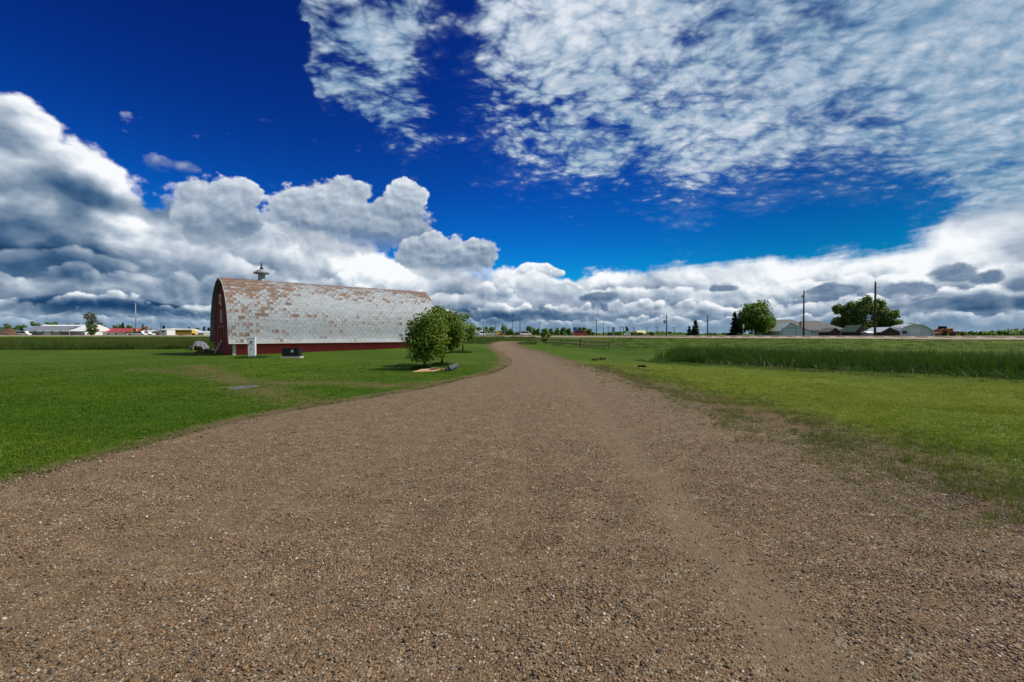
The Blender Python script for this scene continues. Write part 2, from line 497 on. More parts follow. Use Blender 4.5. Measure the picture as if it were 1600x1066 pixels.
def at(px, D):
    """ground point at depth D in the direction of a photo column"""
    x = (px - 800.0) / F0 * D
    return Vector((x, D, tz(x, D)))
def top_z(py, D):
    return CAM_Z + (523.0 - py) / F0 * D

# ------------------------------------------------------------------ driveway outline (world)
_left = [hit(*p) for p in ((0, 757), (100, 728), (200, 703), (300, 674), (400, 651), (480, 637), (560, 625), (640, 611), (700, 598), (760, 585), (783, 577), (794, 569), (793, 560), (784, 552), (772, 545), (767, 540), (771, 536), (783, 533.5))]
_right = [hit(*p) for p in ((1600, 812), (1450, 752), (1330, 706), (1200, 664), (1090, 628), (1010, 600), (955, 581), (925, 573), (895, 568), (868, 559), (845, 551), (820, 545), (806, 539), (803, 536), (822, 533.5))]
LY = np.array([-14, -2] + [p.y for p in _left]); LX = np.array([-26, -13.5] + [p.x for p in _left])
RY = np.array([-14, 0] + [p.y for p in _right]); RX = np.array([9.5, 6.2] + [p.x for p in _right])
YEND = min(LY[-1], RY[-1])
def dl(y): return np.interp(y, LY, LX)
def dr(y): return np.interp(y, RY, RX)
def drive_d(x, y):
    """how far outside the driveway (negative inside), and which side (-1 left, +1 right)"""
    a = dl(y) - x; b = x - dr(y)
    over = np.maximum(y - YEND, 0)
    return np.maximum(np.maximum(a, b), np.where(over > 0, over, -99)), np.where(a > b, -1, 1)
# wheel tracks: smooth packed strips, world x as a function of y
_trk = [[(1330, 1066), (1210, 960), (1080, 820), (990, 710), (940, 640), (905, 600), (880, 578), (850, 565), (818, 556)],
        [(760, 1066), (790, 900), (800, 760), (805, 680), (800, 640), (795, 610), (812, 580), (815, 568)],
        [(-200, 1066), (130, 900), (420, 790), (600, 710), (690, 660), (745, 620), (790, 590), (800, 575)],
        [(-500, 850), (-100, 800), (150, 740), (330, 690), (480, 655), (600, 628), (700, 604), (760, 590)]]
_trk = [np.array(sorted([(hit(*p).y, hit(*p).x) for p in tr])) for tr in _trk]
def tracks(x, y):
    """0..1: how much a spot is a smooth wheel track"""
    r = np.zeros_like(x)
    for tr, w, k in zip(_trk, (0.40, 0.24, 0.70, 0.45), (0.92, 0.40, 0.56, 0.46)):
        c = np.interp(y, tr[:, 0], tr[:, 1]) + 0.10 * wob(x * 0 + 3, y, 2.7)
        r = np.maximum(r, k * np.exp(-((x - c) / w) ** 2))
    return r

# ------------------------------------------------------------------ materials of the ground
def gravel_colours(k, p, trk, fine=True):
    """packed earth with pebbles of many colours; returns colour and height"""
    v1 = k.new('ShaderNodeTexVoronoi'); v1.voronoi_dimensions = '2D'; k.put(v1.inputs['Vector'], p); v1.inputs['Scale'].default_value = 46.0
    v2 = k.new('ShaderNodeTexVoronoi'); v2.voronoi_dimensions = '2D'; k.put(v2.inputs['Vector'], p); v2.inputs['Scale'].default_value = 105.0
    v3 = k.new('ShaderNodeTexVoronoi'); v3.voronoi_dimensions = '2D'; k.put(v3.inputs['Vector'], p); v3.inputs['Scale'].default_value = 17.0
    big = k.noise(p, 0.55, 5, 0.62); med = k.noise(p, 3.2, 5, 0.6); fin = k.noise(p, 160.0, 3, 0.6)
    def stones(v):
        r = k.sep(X(k, v.outputs['Color']))
        return k.ramp(r[0], [(0.0, (0.022, 0.018, 0.016)), (0.12, (0.060, 0.042, 0.030)), (0.28, (0.150, 0.094, 0.052)), (0.50, (0.205, 0.140, 0.084)), (0.66, (0.280, 0.170, 0.084)), (0.78, (0.160, 0.138, 0.115)), (0.90, (0.350, 0.270, 0.180)), (1.0, (0.50, 0.45, 0.38))]), r[1]
    s1, r1 = stones(v1); s2, r2 = stones(v2); s3, r3 = stones(v3)
    earth = k.mix(big, (0.110, 0.072, 0.037), (0.162, 0.111, 0.061))
    earth = k.mix(0.35, earth, k.mix(fin, (0.08, 0.052, 0.029), (0.22, 0.152, 0.088)))
    loose = (1.0 - trk) * 0.55 + (med - 0.5) * 1.3 + (big - 0.5) * 0.5
    d1, d2 = X(k, v1.outputs['Distance']), X(k, v2.outputs['Distance'])
    m1 = k.sstep(r1 + loose * 0.65, 0.62, 0.75) * k.sstep(d1, 0.52, 0.30)
    m2 = k.sstep(r2 + loose * 0.55, 0.42, 0.60) * k.sstep(d2, 0.6, 0.3)
    col = k.mix(m2, earth, s2)
    col = k.mix(m1, col, s1)
    col = k.mix(k.sstep(r3 + loose * 0.3, 0.62, 0.8) * 0.22, col, s3)
    col = k.mix(1.0, col, k.mix(k.sstep(med, 0.3, 0.7), (0.84, 0.82, 0.78), (1.12, 1.10, 1.03)), 'MULTIPLY')
    col = k.mix(k.sstep(trk + (med - 0.5) * 0.5, 0.25, 0.95) * 0.42, col, k.mix(fin, (0.14, 0.099, 0.062), (0.225, 0.163, 0.106)))
    h = m1 * (0.55 - d1) * 1.2 + m2 * (0.6 - d2) * 0.5 + fin * 0.15
    return col, h

def grass_colours(k, p, dry):
    n0 = k.noise(p, 0.13, 5, 0.62); n1 = k.noise(p, 0.55, 5, 0.68); n2 = k.noise(p, 7.0, 4, 0.65)
    n3 = k.noise(k.vm('MULTIPLY', p, (1, 0.35, 1)), 30.0, 3, 0.7)
    n4 = k.noise(k.vm('MULTIPLY', p, (0.10, 0.55, 1)), 1.0, 5, 0.65)
    n5 = k.noise(k.vm('MULTIPLY', p, (0.22, 0.5, 1)), 1.0, 5, 0.7)
    n1 = (n1 * 0.55 + n4 * 0.9 - 0.225).clamp()
    lush = k.mix(n1, (0.020, 0.052, 0.002), (0.070, 0.130, 0.005))
    yell = k.mix(n1, (0.095, 0.128, 0.008), (0.165, 0.190, 0.018))
    c = k.mix((dry + (n0 - 0.5) * 1.5).clamp(), lush, yell)
    c = k.mix(k.sstep(n5, 0.54, 0.72) * 0.45, c, (0.105, 0.098, 0.022))
    c = k.mix(k.sstep(n2 * 0.6 + n3 * 0.4, 0.40, 0.62), k.mix(1.0, c, (0.62, 0.66, 0.6), 'MULTIPLY'), k.mix(1.0, c, (1.22, 1.18, 1.1), 'MULTIPLY'))
    return c, n2 * 0.5 + n3 * 0.5

m_drive, k, b, o_ = material('gravel', 0.9, 0.2)
p = geo_pos(k)
c, h = gravel_colours(k, p, attr(k, 'track'))
c = k.mix(attr(k, 'moss') * k.sstep(k.noise(p, 5.0, 4, 0.7), 0.42, 0.62), c, (0.052, 0.050, 0.014))
k.put(b.inputs['Base Color'], c)
bump(k, b, h, 0.9, 0.012)

m_ground, k, b, o_ = material('turf', 0.95, 0.1)
p = geo_pos(k)
gc, gh = grass_colours(k, p, attr(k, 'dry'))
dc, dh = gravel_colours(k, p, attr(k, 'dry') * 0.0 + 0.3)
dc = k.mix(0.45, dc, (0.085, 0.062, 0.030))
wear = (attr(k, 'wear') + (k.noise(p, 1.7, 6, 0.7) - 0.5) * 1.1 * k.sstep(attr(k, 'wear'), 0.0, 0.3)).clamp()
brown = k.mix(k.noise(p, 2.5, 4, 0.6), (0.120, 0.090, 0.034), (0.078, 0.086, 0.018))
c = k.mix(k.sstep(wear, 0.10, 0.5), gc, brown)
c = k.mix(k.sstep(wear, 0.52, 0.80), c, dc)
k.put(b.inputs['Base Color'], c)
bump(k, b, k.mix(k.sstep(wear, 0.5, 0.8), gh, dh * 0.6), 0.7, 0.03)

# ------------------------------------------------------------------ the ground sheet, out to the horizon
def axis(fine0, fine1, st, mids, far, ratio=1.16):
    a = list(np.arange(fine0, fine1, st))
    lo, hi = [], []
    x = fine1; stp = mids[0][1]
    for lim, stp in mids:
        while x < lim: hi.append(x); x += stp
    while x < far: hi.append(x); stp *= ratio; x += stp
    hi.append(far)
    return a, hi
ax, hx = axis(0, 34, 0.42, [(130, 1.5), (230, 3.5)], 7000)
xs = np.array(sorted(set([-v for v in ax + hx] + ax + hx)))
ay, hy = axis(-4, 46, 0.42, [(190, 1.2), (300, 4)], 7500)
ys = np.array(sorted(set(ay + hy + [-4 - v for v in (1, 3, 6, 10, 16, 30, 60, 120, 260, 600, 1500)])))
GX, GY = np.meshgrid(xs, ys)
GZ = terrain(GX, GY)
dd, side = drive_d(GX, GY)
GZ = GZ - 0.07 * ss(-dd, 0.25, 0.8)
nx, ny = len(xs), len(ys)
me = bpy.data.meshes.new('ground')
idx = np.arange(nx * ny).reshape(ny, nx)
faces = np.stack([idx[:-1, :-1], idx[:-1, 1:], idx[1:, 1:], idx[1:, :-1]], -1).reshape(-1, 4)
me.from_pydata(np.stack([GX, GY, GZ], -1).reshape(-1, 3).tolist(), [], faces.tolist())
me.polygons.foreach_set('use_smooth', np.ones(len(faces), bool))
def seg_d(x, y, pts):
    best = np.full(x.shape, 1e9)
    for a, b_ in zip(pts[:-1], pts[1:]):
        ex, ey = b_[0] - a[0], b_[1] - a[1]
        tt = np.clip(((x - a[0]) * ex + (y - a[1]) * ey) / (ex * ex + ey * ey + 1e-9), 0, 1)
        best = np.minimum(best, np.hypot(x - a[0] - tt * ex, y - a[1] - tt * ey))
    return best
_wt = [tuple(hit(*p_)[:2]) for p_ in ((300, 572), (345, 588), (380, 598), (450, 598), (540, 599), (610, 603), (680, 598))]
_wt2 = [tuple(hit(*p_)[:2]) for p_ in ((395, 604), (470, 628), (530, 630))]
_wt3 = [tuple(hit(*p_)[:2]) for p_ in ((215, 578), (300, 580), (350, 592))]
def wear_at(x, y):
    d, sd_ = drive_d(x, y)
    w = np.where(sd_ < 0, 1.0 - ss(d, -0.1, 0.55 + 0.5 * ss(y, 6, 12)), 1.0 - 0.92 * ss(d, -0.2, 2.6 - 1.4 * ss(y, 9, 20)))
    w = np.where(y > YEND + 1, 0, w)
    w = np.maximum(w, 0.56 * np.exp(-(seg_d(x, y, _wt) / 0.9) ** 2))
    w = np.maximum(w, 0.52 * np.exp(-(seg_d(x, y, _wt2) / 1.1) ** 2))
    w = np.maximum(w, 0.42 * np.exp(-(seg_d(x, y, _wt3) / 1.2) ** 2))
    s = hw_s(x, y)
    sh = np.where((np.abs(s) < 9.2), 1.0, 0)
    return np.maximum(w, sh)
def dry_at(x, y):
    s = hw_s(x, y)
    d = 0.12 + 0.55 * ss(x, 0, 5) * ss(s, 64, 69) * (1 - .45 * ss(9 - y, 0, 4)) + 0.30 * ss(s, 40, 15) * 1.0 + 0.25 * ss(x, 3, 9) * ss(s, 66, 74) * ss(y, 9, 13)
    d = d + 0.35 * ss(-x, 25, 40) * ss(y, 60, 80)
    return np.clip(d, 0, 1)
for nm, fn in (('wear', wear_at), ('dry', dry_at)):
    A = me.attributes.new(nm, 'FLOAT', 'POINT')
    A.data.foreach_set('value', fn(GX, GY).astype(np.float32).ravel())
me.materials.append(m_ground)
ground = bpy.data.objects.new('ground', me); COL.objects.link(ground); tag(ground, kind='structure')

# ------------------------------------------------------------------ the gravel driveway sheet
rows = np.concatenate([np.arange(-14, 0, 0.7), np.arange(0, 14, 0.16), np.arange(14, 40, 0.4), np.arange(40, YEND, 0.8), [YEND]])
cols = np.linspace(0, 1, 90)
RYY = np.repeat(rows[:, None], len(cols), 1)
jl = 0.10 * wob(rows * 0, rows, 1.3) + 0.05 * np.sin(rows * 9.1)
jr = 0.16 * wob(rows * 0 + 9, rows, 1.1) + 0.06 * np.sin(rows * 7.7)
RXX = (dl(rows) + jl)[:, None] * (1 - cols) + (dr(rows) + jr)[:, None] * cols
T = tracks(RXX, RYY)
RZ = terrain(RXX, RYY) + 0.014 - 0.028 * T + 0.012 * wob(RXX, RYY, 0.9) * ss(14 - RYY, 0, 10)
edge = np.minimum(cols, 1 - cols)[None, :] * (dr(rows) - dl(rows))[:, None]
RZ = RZ - 0.02 * (1 - ss(edge, 0, 0.3))
me = bpy.data.meshes.new('driveway')
n1, n2 = RXX.shape
idx = np.arange(n1 * n2).reshape(n1, n2)
faces = np.stack([idx[:-1, :-1], idx[:-1, 1:], idx[1:, 1:], idx[1:, :-1]], -1).reshape(-1, 4)
me.from_pydata(np.stack([RXX, RYY, RZ], -1).reshape(-1, 3).tolist(), [], faces.tolist())
me.polygons.foreach_set('use_smooth', np.ones(len(faces), bool))
A = me.attributes.new('track', 'FLOAT', 'POINT'); A.data.foreach_set('value', T.astype(np.float32).ravel())
moss = ss(dr(rows)[:, None] - RXX, 1.5, 0.0) * ss(RYY, 3, 5) * 0.75 + ss(RXX - dl(rows)[:, None], 0.5, 0.0) * 0.35
A = me.attributes.new('moss', 'FLOAT', 'POINT'); A.data.foreach_set('value', np.broadcast_to(moss, RXX.shape).astype(np.float32).ravel())
me.materials.append(m_drive)
driveway = bpy.data.objects.new('driveway', me); COL.objects.link(driveway); tag(driveway, kind='structure')
def drive_z(x, y):
    return terrain(x, y) + 0.014 - 0.028 * tracks(x, y) + 0.012 * wob(x, y, 0.9) * ss(14 - y, 0, 10)

# ------------------------------------------------------------------ the highway on its low bank
m_road = plain('asphalt', (0.16, 0.15, 0.14), 0.85, 0.2, 0.15, 0.8)
m_shoulder = plain('shoulder_gravel', (0.33, 0.27, 0.21), 0.95, 0.1, 0.22, 0.9)
m_yellow = plain('road_paint_yellow', (0.55, 0.36, 0.05), 0.7)
m_white_paint = plain('road_paint_white', (0.75, 0.75, 0.72), 0.7)
def strip(name, s0, s1, dz, mat, kind='structure'):
    c = HWD[(HWD[:, 0] > -420) & (HWD[:, 0] < 260)]
    tg = np.gradient(c, axis=0); tg /= np.linalg.norm(tg, axis=1)[:, None]
    nrm = np.stack([tg[:, 1], -tg[:, 0]], 1)
    cam_side = np.sign((nrm * (np.array([0, 0]) - c)).sum(1)); nrm = nrm * -np.sign((nrm[len(c) // 2] * c[len(c) // 2]).sum())
    ks = np.linspace(s0, s1, 6)
    vs, fs = [], []
    for i in range(len(c)):
        for s_ in ks:
            q_ = c[i] + nrm[i] * s_
            vs.append((q_[0], q_[1], tz(q_[0], q_[1]) + dz))
    n = len(ks)
    for i in range(len(c) - 1):
        for j in range(n - 1):
            fs.append((i * n + j, i * n + j + 1, (i + 1) * n + j + 1, (i + 1) * n + j))
    o = MB().add(vs, fs).build(name, mat)
    return tag(o, kind=kind)
strip('road_shoulder', -9.6, 9.2, 0.05, m_shoulder)
strip('highway', -5.6, 5.6, 0.08, m_road)
strip('centre_line', -0.08, 0.08, 0.10, m_yellow)
strip('edge_line', 4.9, 5.03, 0.10, m_white_paint)
strip('edge_line', -5.03, -4.9, 0.10, m_white_paint)

# ------------------------------------------------------------------ materials of the things
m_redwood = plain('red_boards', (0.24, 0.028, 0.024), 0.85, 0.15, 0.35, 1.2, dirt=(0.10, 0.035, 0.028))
m_red_lit = plain('lit_red_boards', (0.42, 0.058, 0.050), 0.85, 0.15, 0.3, 1.2, dirt=(0.20, 0.07, 0.055))  # brighter copy of the red boards: sunlight on the long side put into colour
m_whitewood = plain('white_trim', (0.62, 0.61, 0.58), 0.7, 0.25, 0.12, 2.0, dirt=(0.40, 0.37, 0.32))
m_greywood = plain('weathered_wood', (0.22, 0.17, 0.13), 0.9, 0.1, 0.3, 3.0)
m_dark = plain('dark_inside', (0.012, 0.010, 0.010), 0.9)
m_concrete = plain('concrete', (0.42, 0.40, 0.36), 0.9, 0.15, 0.15, 2.0)
m_galv = plain('galvanised_metal', (0.27, 0.29, 0.31), 0.5, 0.4, 0.2, 3.0, metal=0.3)
m_white_metal = plain('white_painted_metal', (0.74, 0.75, 0.75), 0.45, 0.4, 0.06, 2.0)
m_black_metal = plain('black_metal', (0.010, 0.011, 0.012), 0.5, 0.4, 0.2)
m_label = plain('white_sticker', (0.8, 0.8, 0.78), 0.6)
m_glass = plain('window_glass', (0.03, 0.04, 0.05), 0.12, 0.5, 0.1)
m_rubber = plain('rubber', (0.018, 0.018, 0.018), 0.85)

def roof_metal(name, src):
    """zinc coated shingles; rust amount comes per shingle, its shape from the position on the roof"""
    m, k, b, o = material(name, 0.7, 0.2)
    if src == 'object':
        n = k.new('ShaderNodeObjectInfo'); r = k.sep(X(k, n.outputs['Color']))
        rust, tone, part = r[0], r[1], attr(k, 'part')
    else:
        r = k.sep(attr(k, 'tint', out='Vector')); rust, tone, part = r[0], r[1], r[2]
    p = geo_pos(k)
    n1 = k.noise(p, 2.3, 5, 0.65); n2 = k.noise(k.vm('MULTIPLY', p, (9, 9, 2.2)), 1.0, 4, 0.65); n3 = k.noise(p, 30.0, 3, 0.6)
    zinc = k.mix(tone, (0.27, 0.295, 0.31), (0.375, 0.40, 0.415))
    zinc = k.mix(k.sstep(n2, 0.35, 0.7) * 0.35, zinc, (0.22, 0.245, 0.265))
    zinc = k.mix(k.sstep(n3, 0.5, 0.75) * 0.2, zinc, (0.52, 0.54, 0.56))
    rc = k.mix((n2 * 0.5 + tone * 0.75 - 0.1).clamp(), (0.080, 0.038, 0.021), (0.255, 0.142, 0.080))
    rc = k.mix(k.sstep(n1, 0.55, 0.75) * 0.5, rc, (0.36, 0.23, 0.14))
    f = k.sstep(rust + (part - 0.42) * 0.34 + (n1 - 0.5) * 0.55 + (n2 - 0.5) * 1.0 + (n3 - 0.5) * 0.6, 0.26, 0.74)
    k.put(b.inputs['Base Color'], k.mix(f * 0.86, zinc, rc))
    k.put(b.inputs['Roughness'], f * 0.2 + 0.66)
    k.put(b.inputs['Metallic'], (1.0 - f) * 0.1)
    return m
m_shingle = roof_metal('metal_shingle', 'object')
m_shingles = roof_metal('metal_shingles', 'geometry')

# ------------------------------------------------------------------ the barn
BA = math.atan2(0.66, 0.75)
BN = Vector((-22.37, 36.0, 0.0))
BL, BW = 19.7, 9.3
EZ, RZ_ = 1.08, 6.67
barn = thing('barn', 'long weathered red barn with a rusting arched metal roof beside the lawn', 'barn', (BN.x, BN.y, 0.0), BA)
bfx, bfy = Vector((math.cos(BA), math.sin(BA), 0)), Vector((-math.sin(BA), math.cos(BA), 0))
PROF = [(1.0, 0.0), (.965, .055), (.945, .12), (.925, .22), (.895, .33), (.855, .43), (.80, .53), (.73, .63), (.645, .725), (.55, .805), (.44, .875), (.32, .93), (.20, .966), (.09, .988), (0.0, 1.0)]
prof = [(BW / 2 * (1 - w), EZ + h * (RZ_ - EZ)) for w, h in PROF]            # near half: y from eave to ridge
def arch(inset=0.0, zlow=None):
    """closed outline (y, z) of the whole arch, drawn in by inset"""
    pts = prof + [(BW - y, z) for y, z in reversed(prof[:-1])]
    out = []
    c = Vector((BW / 2, EZ + 1.2))
    for y, z in pts:
        d = (Vector((y, z)) - c); d = d * (1 - inset / d.length)
        out.append((c.x + d.x, c.y + d.y))
    if zlow is not None:
        out = [(out[0][0], zlow)] + out + [(out[-1][0], zlow)]
    return out
# roof shell: a curved plate of 7 cm, its far end swept forward to a small hood at the ridge
def xend(z): return BL + 0.95 * max(0.0, (z - (RZ_ - 0.50)) / 0.50) ** 1.2
outer = arch(0.0); inner = arch(0.07)
mb = MB(); n = len(outer); vs = []
for (y, z) in outer: vs += [(0.0, y, z), (xend(z), y, z)]
for (y, z) in inner: vs += [(0.0, y, z), (xend(z) , y, z)]
fs = []
for i in range(n - 1):
    a, b_ = 2 * i, 2 * i + 2
    fs += [(a, a + 1, b_ + 1, b_), (a + 2 * n, b_ + 2 * n, b_ + 1 + 2 * n, a + 1 + 2 * n), (a, b_, b_ + 2 * n, a + 2 * n), (a + 1, a + 1 + 2 * n, b_ + 1 + 2 * n, b_ + 1)]
fs += [(0, 2 * n, 2 * n + 1, 1), (2 * n - 2, 2 * n - 1, 4 * n - 1, 4 * n - 2)]
roof = mb.add(vs, fs).build('roof', m_galv, barn)
# shingles on the side that faces the driveway: courses along the arc, running bond
arc = [0.0]
for (y0, z0), (y1, z1) in zip(prof[:-1], prof[1:]): arc.append(arc[-1] + math.hypot(y1 - y0, z1 - z0))
def on_arc(s_):
    i = min(max(np.searchsorted(arc, s_) - 1, 0), len(arc) - 2)
    f = (s_ - arc[i]) / (arc[i + 1] - arc[i])
    y = prof[i][0] * (1 - f) + prof[i + 1][0] * f; z = prof[i][1] * (1 - f) + prof[i + 1][1] * f
    return Vector((0, y, z))
NC = 28; NR = 40
dc_, dx_ = arc[-1] / NC, BL / NR
tile_me = MB()
# a shingle: plate with a rolled lower lip and a raised rib at one side
tile_me.box(0.006, dx_ * .5, 0.0, dc_ * 1.12, 0.004, 0.014)
tile_me.box(dx_ * .5, dx_ - 0.006, 0.0, dc_ * 1.12, 0.004, 0.014)
tile_me.box(0.006, dx_ - 0.006, -0.006, 0.022, 0.004, 0.030)
tile_me.box(0.004, 0.026, 0.022, dc_, 0.014, 0.024)
TILE = tile_me.mesh('shingle'); TILE.materials.append(m_shingle)
_sd = [0.05] * 6 + [0.75] * 6 + [1.25] * 6 + [0.2] * 6
_A = TILE.attributes.new('part', 'FLOAT', 'FACE'); _A.data.foreach_set('value', _sd)
tn = lambda x, s_: 0.5 + 0.25 * (math.sin(x * .71 + s_ * .9 + 1.3) + math.sin(x * 1.9 - s_ * 1.3 + .4) * .6 + math.sin(x * .33 + s_ * 2.1) * .8)
tiles = []
for c_ in range(NC):
    s0 = c_ * dc_ + 0.01
    p0, p1 = on_arc(s0), on_arc(min(s0 + dc_, arc[-1] - 0.001))
    ydir = (p1 - p0).normalized(); zdir = Vector((1, 0, 0)).cross(ydir).normalized()
    hh = s0 / arc[-1]
    for r_ in range(-1, NR + 1):
        x0 = r_ * dx_ + (dx_ / 2 if c_ % 2 else 0)
        half = 1.0
        if x0 < -0.02: x0, half = 0.0, 0.5
        elif x0 + dx_ > BL + 0.02 and hh < .96: half = 0.5
        if x0 > BL - 0.1 + .45 * (hh > .96) or (r_ == -1 and c_ % 2 == 0): continue
        jit = rng.normal(0, 0.004, 3)
        tilt = rng.normal(0, 0.006)
        zd = (zdir + ydir * -0.05 + Vector((tilt, 0, tilt))).normalized(); yd = zd.cross(Vector((1, 0, 0))).normalized(); xd = yd.cross(zd)
        M = Matrix((xd, yd, zd)).transposed().to_4x4(); M = M @ Matrix.Diagonal((half, 1, 1, 1)); M.translation = Vector((x0, 0, 0)) + p0 + zd * (0.012 + abs(jit[2]))
        lefty = 1 - min(1, x0 / 5.5)
        endy = max(0, (x0 - 16.5) / 4.0)
        base = 0.02 + 0.70 * max(0, (hh - .52) / .48) ** 0.6 + 0.36 * lefty * max(0, min(1, (hh - .05) / .25)) + 0.45 * endy * max(0, (hh - .45) / .4)
        rst = base + rng.normal(0, 0.17) + (tn(x0, hh * 9) - .5) * 0.30
        if rng.random() < 0.05 + 0.30 * lefty: rst += 0.32
        if c_ in (8, 15, 16) and rng.random() < .35: rst += 0.3
        rst = max(0.0, min(1.0, rst))
        ton = float(np.clip(0.5 + rng.normal(0, 0.17), 0, 1))
        near = (x0 + 3) / 1.0 + abs(hh - .5) * 1.5
        tiles.append((near, M, rst, ton))
tiles.sort(key=lambda t_: t_[0])
for near, M, rst, ton in tiles[:300]:
    o = bpy.data.objects.new('shingle', TILE); COL.objects.link(o); o.parent = barn
    o.matrix_local = M; o.color = (rst, ton, 0, 1)
mb = MB(); tint = []
for near, M, rst, ton in tiles[300:]:
    n0 = len(mb.f)
    mb.add([M @ v.co for v in TILE.vertices], [tuple(p_.vertices) for p_ in TILE.polygons])
    tint += [(rst, ton, q_) for q_ in _sd]
me = bpy.data.meshes.new('roof_shingles'); me.from_pydata(mb.v, [], mb.f); me.materials.append(m_shingles)
A = me.attributes.new('tint', 'FLOAT_VECTOR', 'FACE'); A.data.foreach_set('vector', np.array(tint, np.float32).ravel())
o = bpy.data.objects.new('roof_shingles', me); COL.objects.link(o); o.parent = barn; tag(o, kind='stuff')
# white edges along the eave, the near gable edge and the hood
MB().box(-0.03, BL + 0.02, -0.05, 0.03, EZ - 0.07, EZ + 0.02).build('eave_trim', m_whitewood, barn)
mb = MB()
oa, ia = arch(-0.015), arch(0.11)
for i in range(len(oa) // 2):
    q_ = [oa[i], oa[i + 1], ia[i + 1], ia[i]]
    mb.add([(-0.045, y, z) for y, z in q_] + [(-0.005, y, z) for y, z in q_], [(0, 1, 2, 3), (7, 6, 5, 4), (0, 4, 5, 1), (1, 5, 6, 2), (2, 6, 7, 3), (3, 7, 4, 0)])
mb.build('gable_trim', m_whitewood, barn)
mb = MB()
for i in range(len(oa) // 2, len(oa) - 1):
    q_ = [oa[i], oa[i + 1], ia[i + 1], ia[i]]
    mb.add([(-0.045, y, z) for y, z in q_] + [(-0.005, y, z) for y, z in q_], [(0, 1, 2, 3), (7, 6, 5, 4), (0, 4, 5, 1), (1, 5, 6, 2), (2, 6, 7, 3), (3, 7, 4, 0)])
mb.build('gable_trim', m_galv, barn)
MB().add([(BL, BW / 2 - .9, RZ_ - .55), (BL + .5, BW / 2 - .08, RZ_ - .07), (BL + .02, BW / 2 - .5, RZ_ - .62),
          (BL, BW / 2 - .86, RZ_ - .62), (BL + .46, BW / 2 - .06, RZ_ - .16), (BL + .02, BW / 2 - .46, RZ_ - .7)],
         [(0, 1, 2), (5, 4, 3), (0, 3, 4, 1), (1, 4, 5, 2), (2, 5, 3, 0)]).build('hood_flap', m_white_metal, barn)
# walls of lapped boards: near gable, long side, far gable, far side
def gable_px(px):
    """local y on the gable wall plane seen in a photo column"""
    d = ray(px, 523); d = Vector((d.x, d.y, 0))
    o0 = BN + bfx * 0.32
    A_ = np.array([[d.x, -bfy.x], [d.y, -bfy.y]]); s_ = np.linalg.solve(A_, np.array([o0.x, o0.y]))
    return s_[1], s_[0]
WX = 0.32
dy0, dD = gable_px(350.0); dy1, _ = gable_px(338.5)
dy0, dy1 = max(1.3, dy0), min(max(dy1, dy0 + 2.4), 6.6)
door_top = 2.35
ins = arch(0.16)
def span(z):
    """y-extent of the gable wall at height z"""
    lo = [p_ for p_ in ins[:len(ins) // 2 + 1]]
    ys_ = [p_[0] for p_ in lo]; zs_ = [p_[1] for p_ in lo]
    y = np.interp(z, zs_, ys_)
    return (max(y, 0.42) if z < EZ + .7 else y)
mb = MB(); bh = 0.17; z = -0.1
while z < RZ_ - 0.15:
    z1 = min(z + bh, RZ_ - 0.14)
    ya0, ya1 = span(z), span(z1)
    segs = [(ya0, ya1, dy0, dy0), (dy1, dy1, BW - ya0, BW - ya1)] if z1 <= door_top else [(ya0, ya1, BW - ya0, BW - ya1)]
    for l0, l1, r0, r1 in segs:
        xo, xi = WX - 0.022 - rng.uniform(0, .006), WX - 0.004
        vs = [(xo, l0, z), (xo, r0, z), (xi, r1, z1), (xi, l1, z1), (WX + .05, l0, z), (WX + .05, r0, z), (WX + .05, r1, z1), (WX + .05, l1, z1)]
        mb.add(vs, [(0, 1, 2, 3), (7, 6, 5, 4), (0, 4, 5, 1), (1, 5, 6, 2), (2, 6, 7, 3), (3, 7, 4, 0)])
    z = z1
tag(mb.build('gable_boards', m_redwood, barn), kind='stuff')
mb = MB(); z = -0.15
while z < EZ + 0.25:
    z1 = z + bh
    mb.add([(WX + .12, .40 - rng.uniform(0, .005), z), (BL - .3, .40, z), (BL - .3, .425, z1), (WX + .12, .425, z1), (WX + .12, .48, z), (BL - .3, .48, z), (BL - .3, .48, z1), (WX + .12, .48, z1)],
           [(0, 1, 2, 3), (7, 6, 5, 4), (0, 4, 5, 1), (1, 5, 6, 2), (2, 6, 7, 3), (3, 7, 4, 0)])
    z = z1
tag(mb.build('side_boards', m_red_lit, barn), kind='stuff')
MB().box(WX + .12, BL - .3, BW - .48, BW - .40, -.15, EZ + .25).build('back_wall', m_redwood, barn)
MB().prism(arch(0.16, -0.15), 'x', BL - .36, BL - .3).build('far_gable', m_redwood, barn)
MB().box(WX - .03, WX + .20, .375, .398, -.12, EZ - .08).build('corner_board', m_whitewood, barn)
MB().box(WX + .0, BL - .2, .33, .399, -.2, -.0).build('foundation', m_concrete, barn)
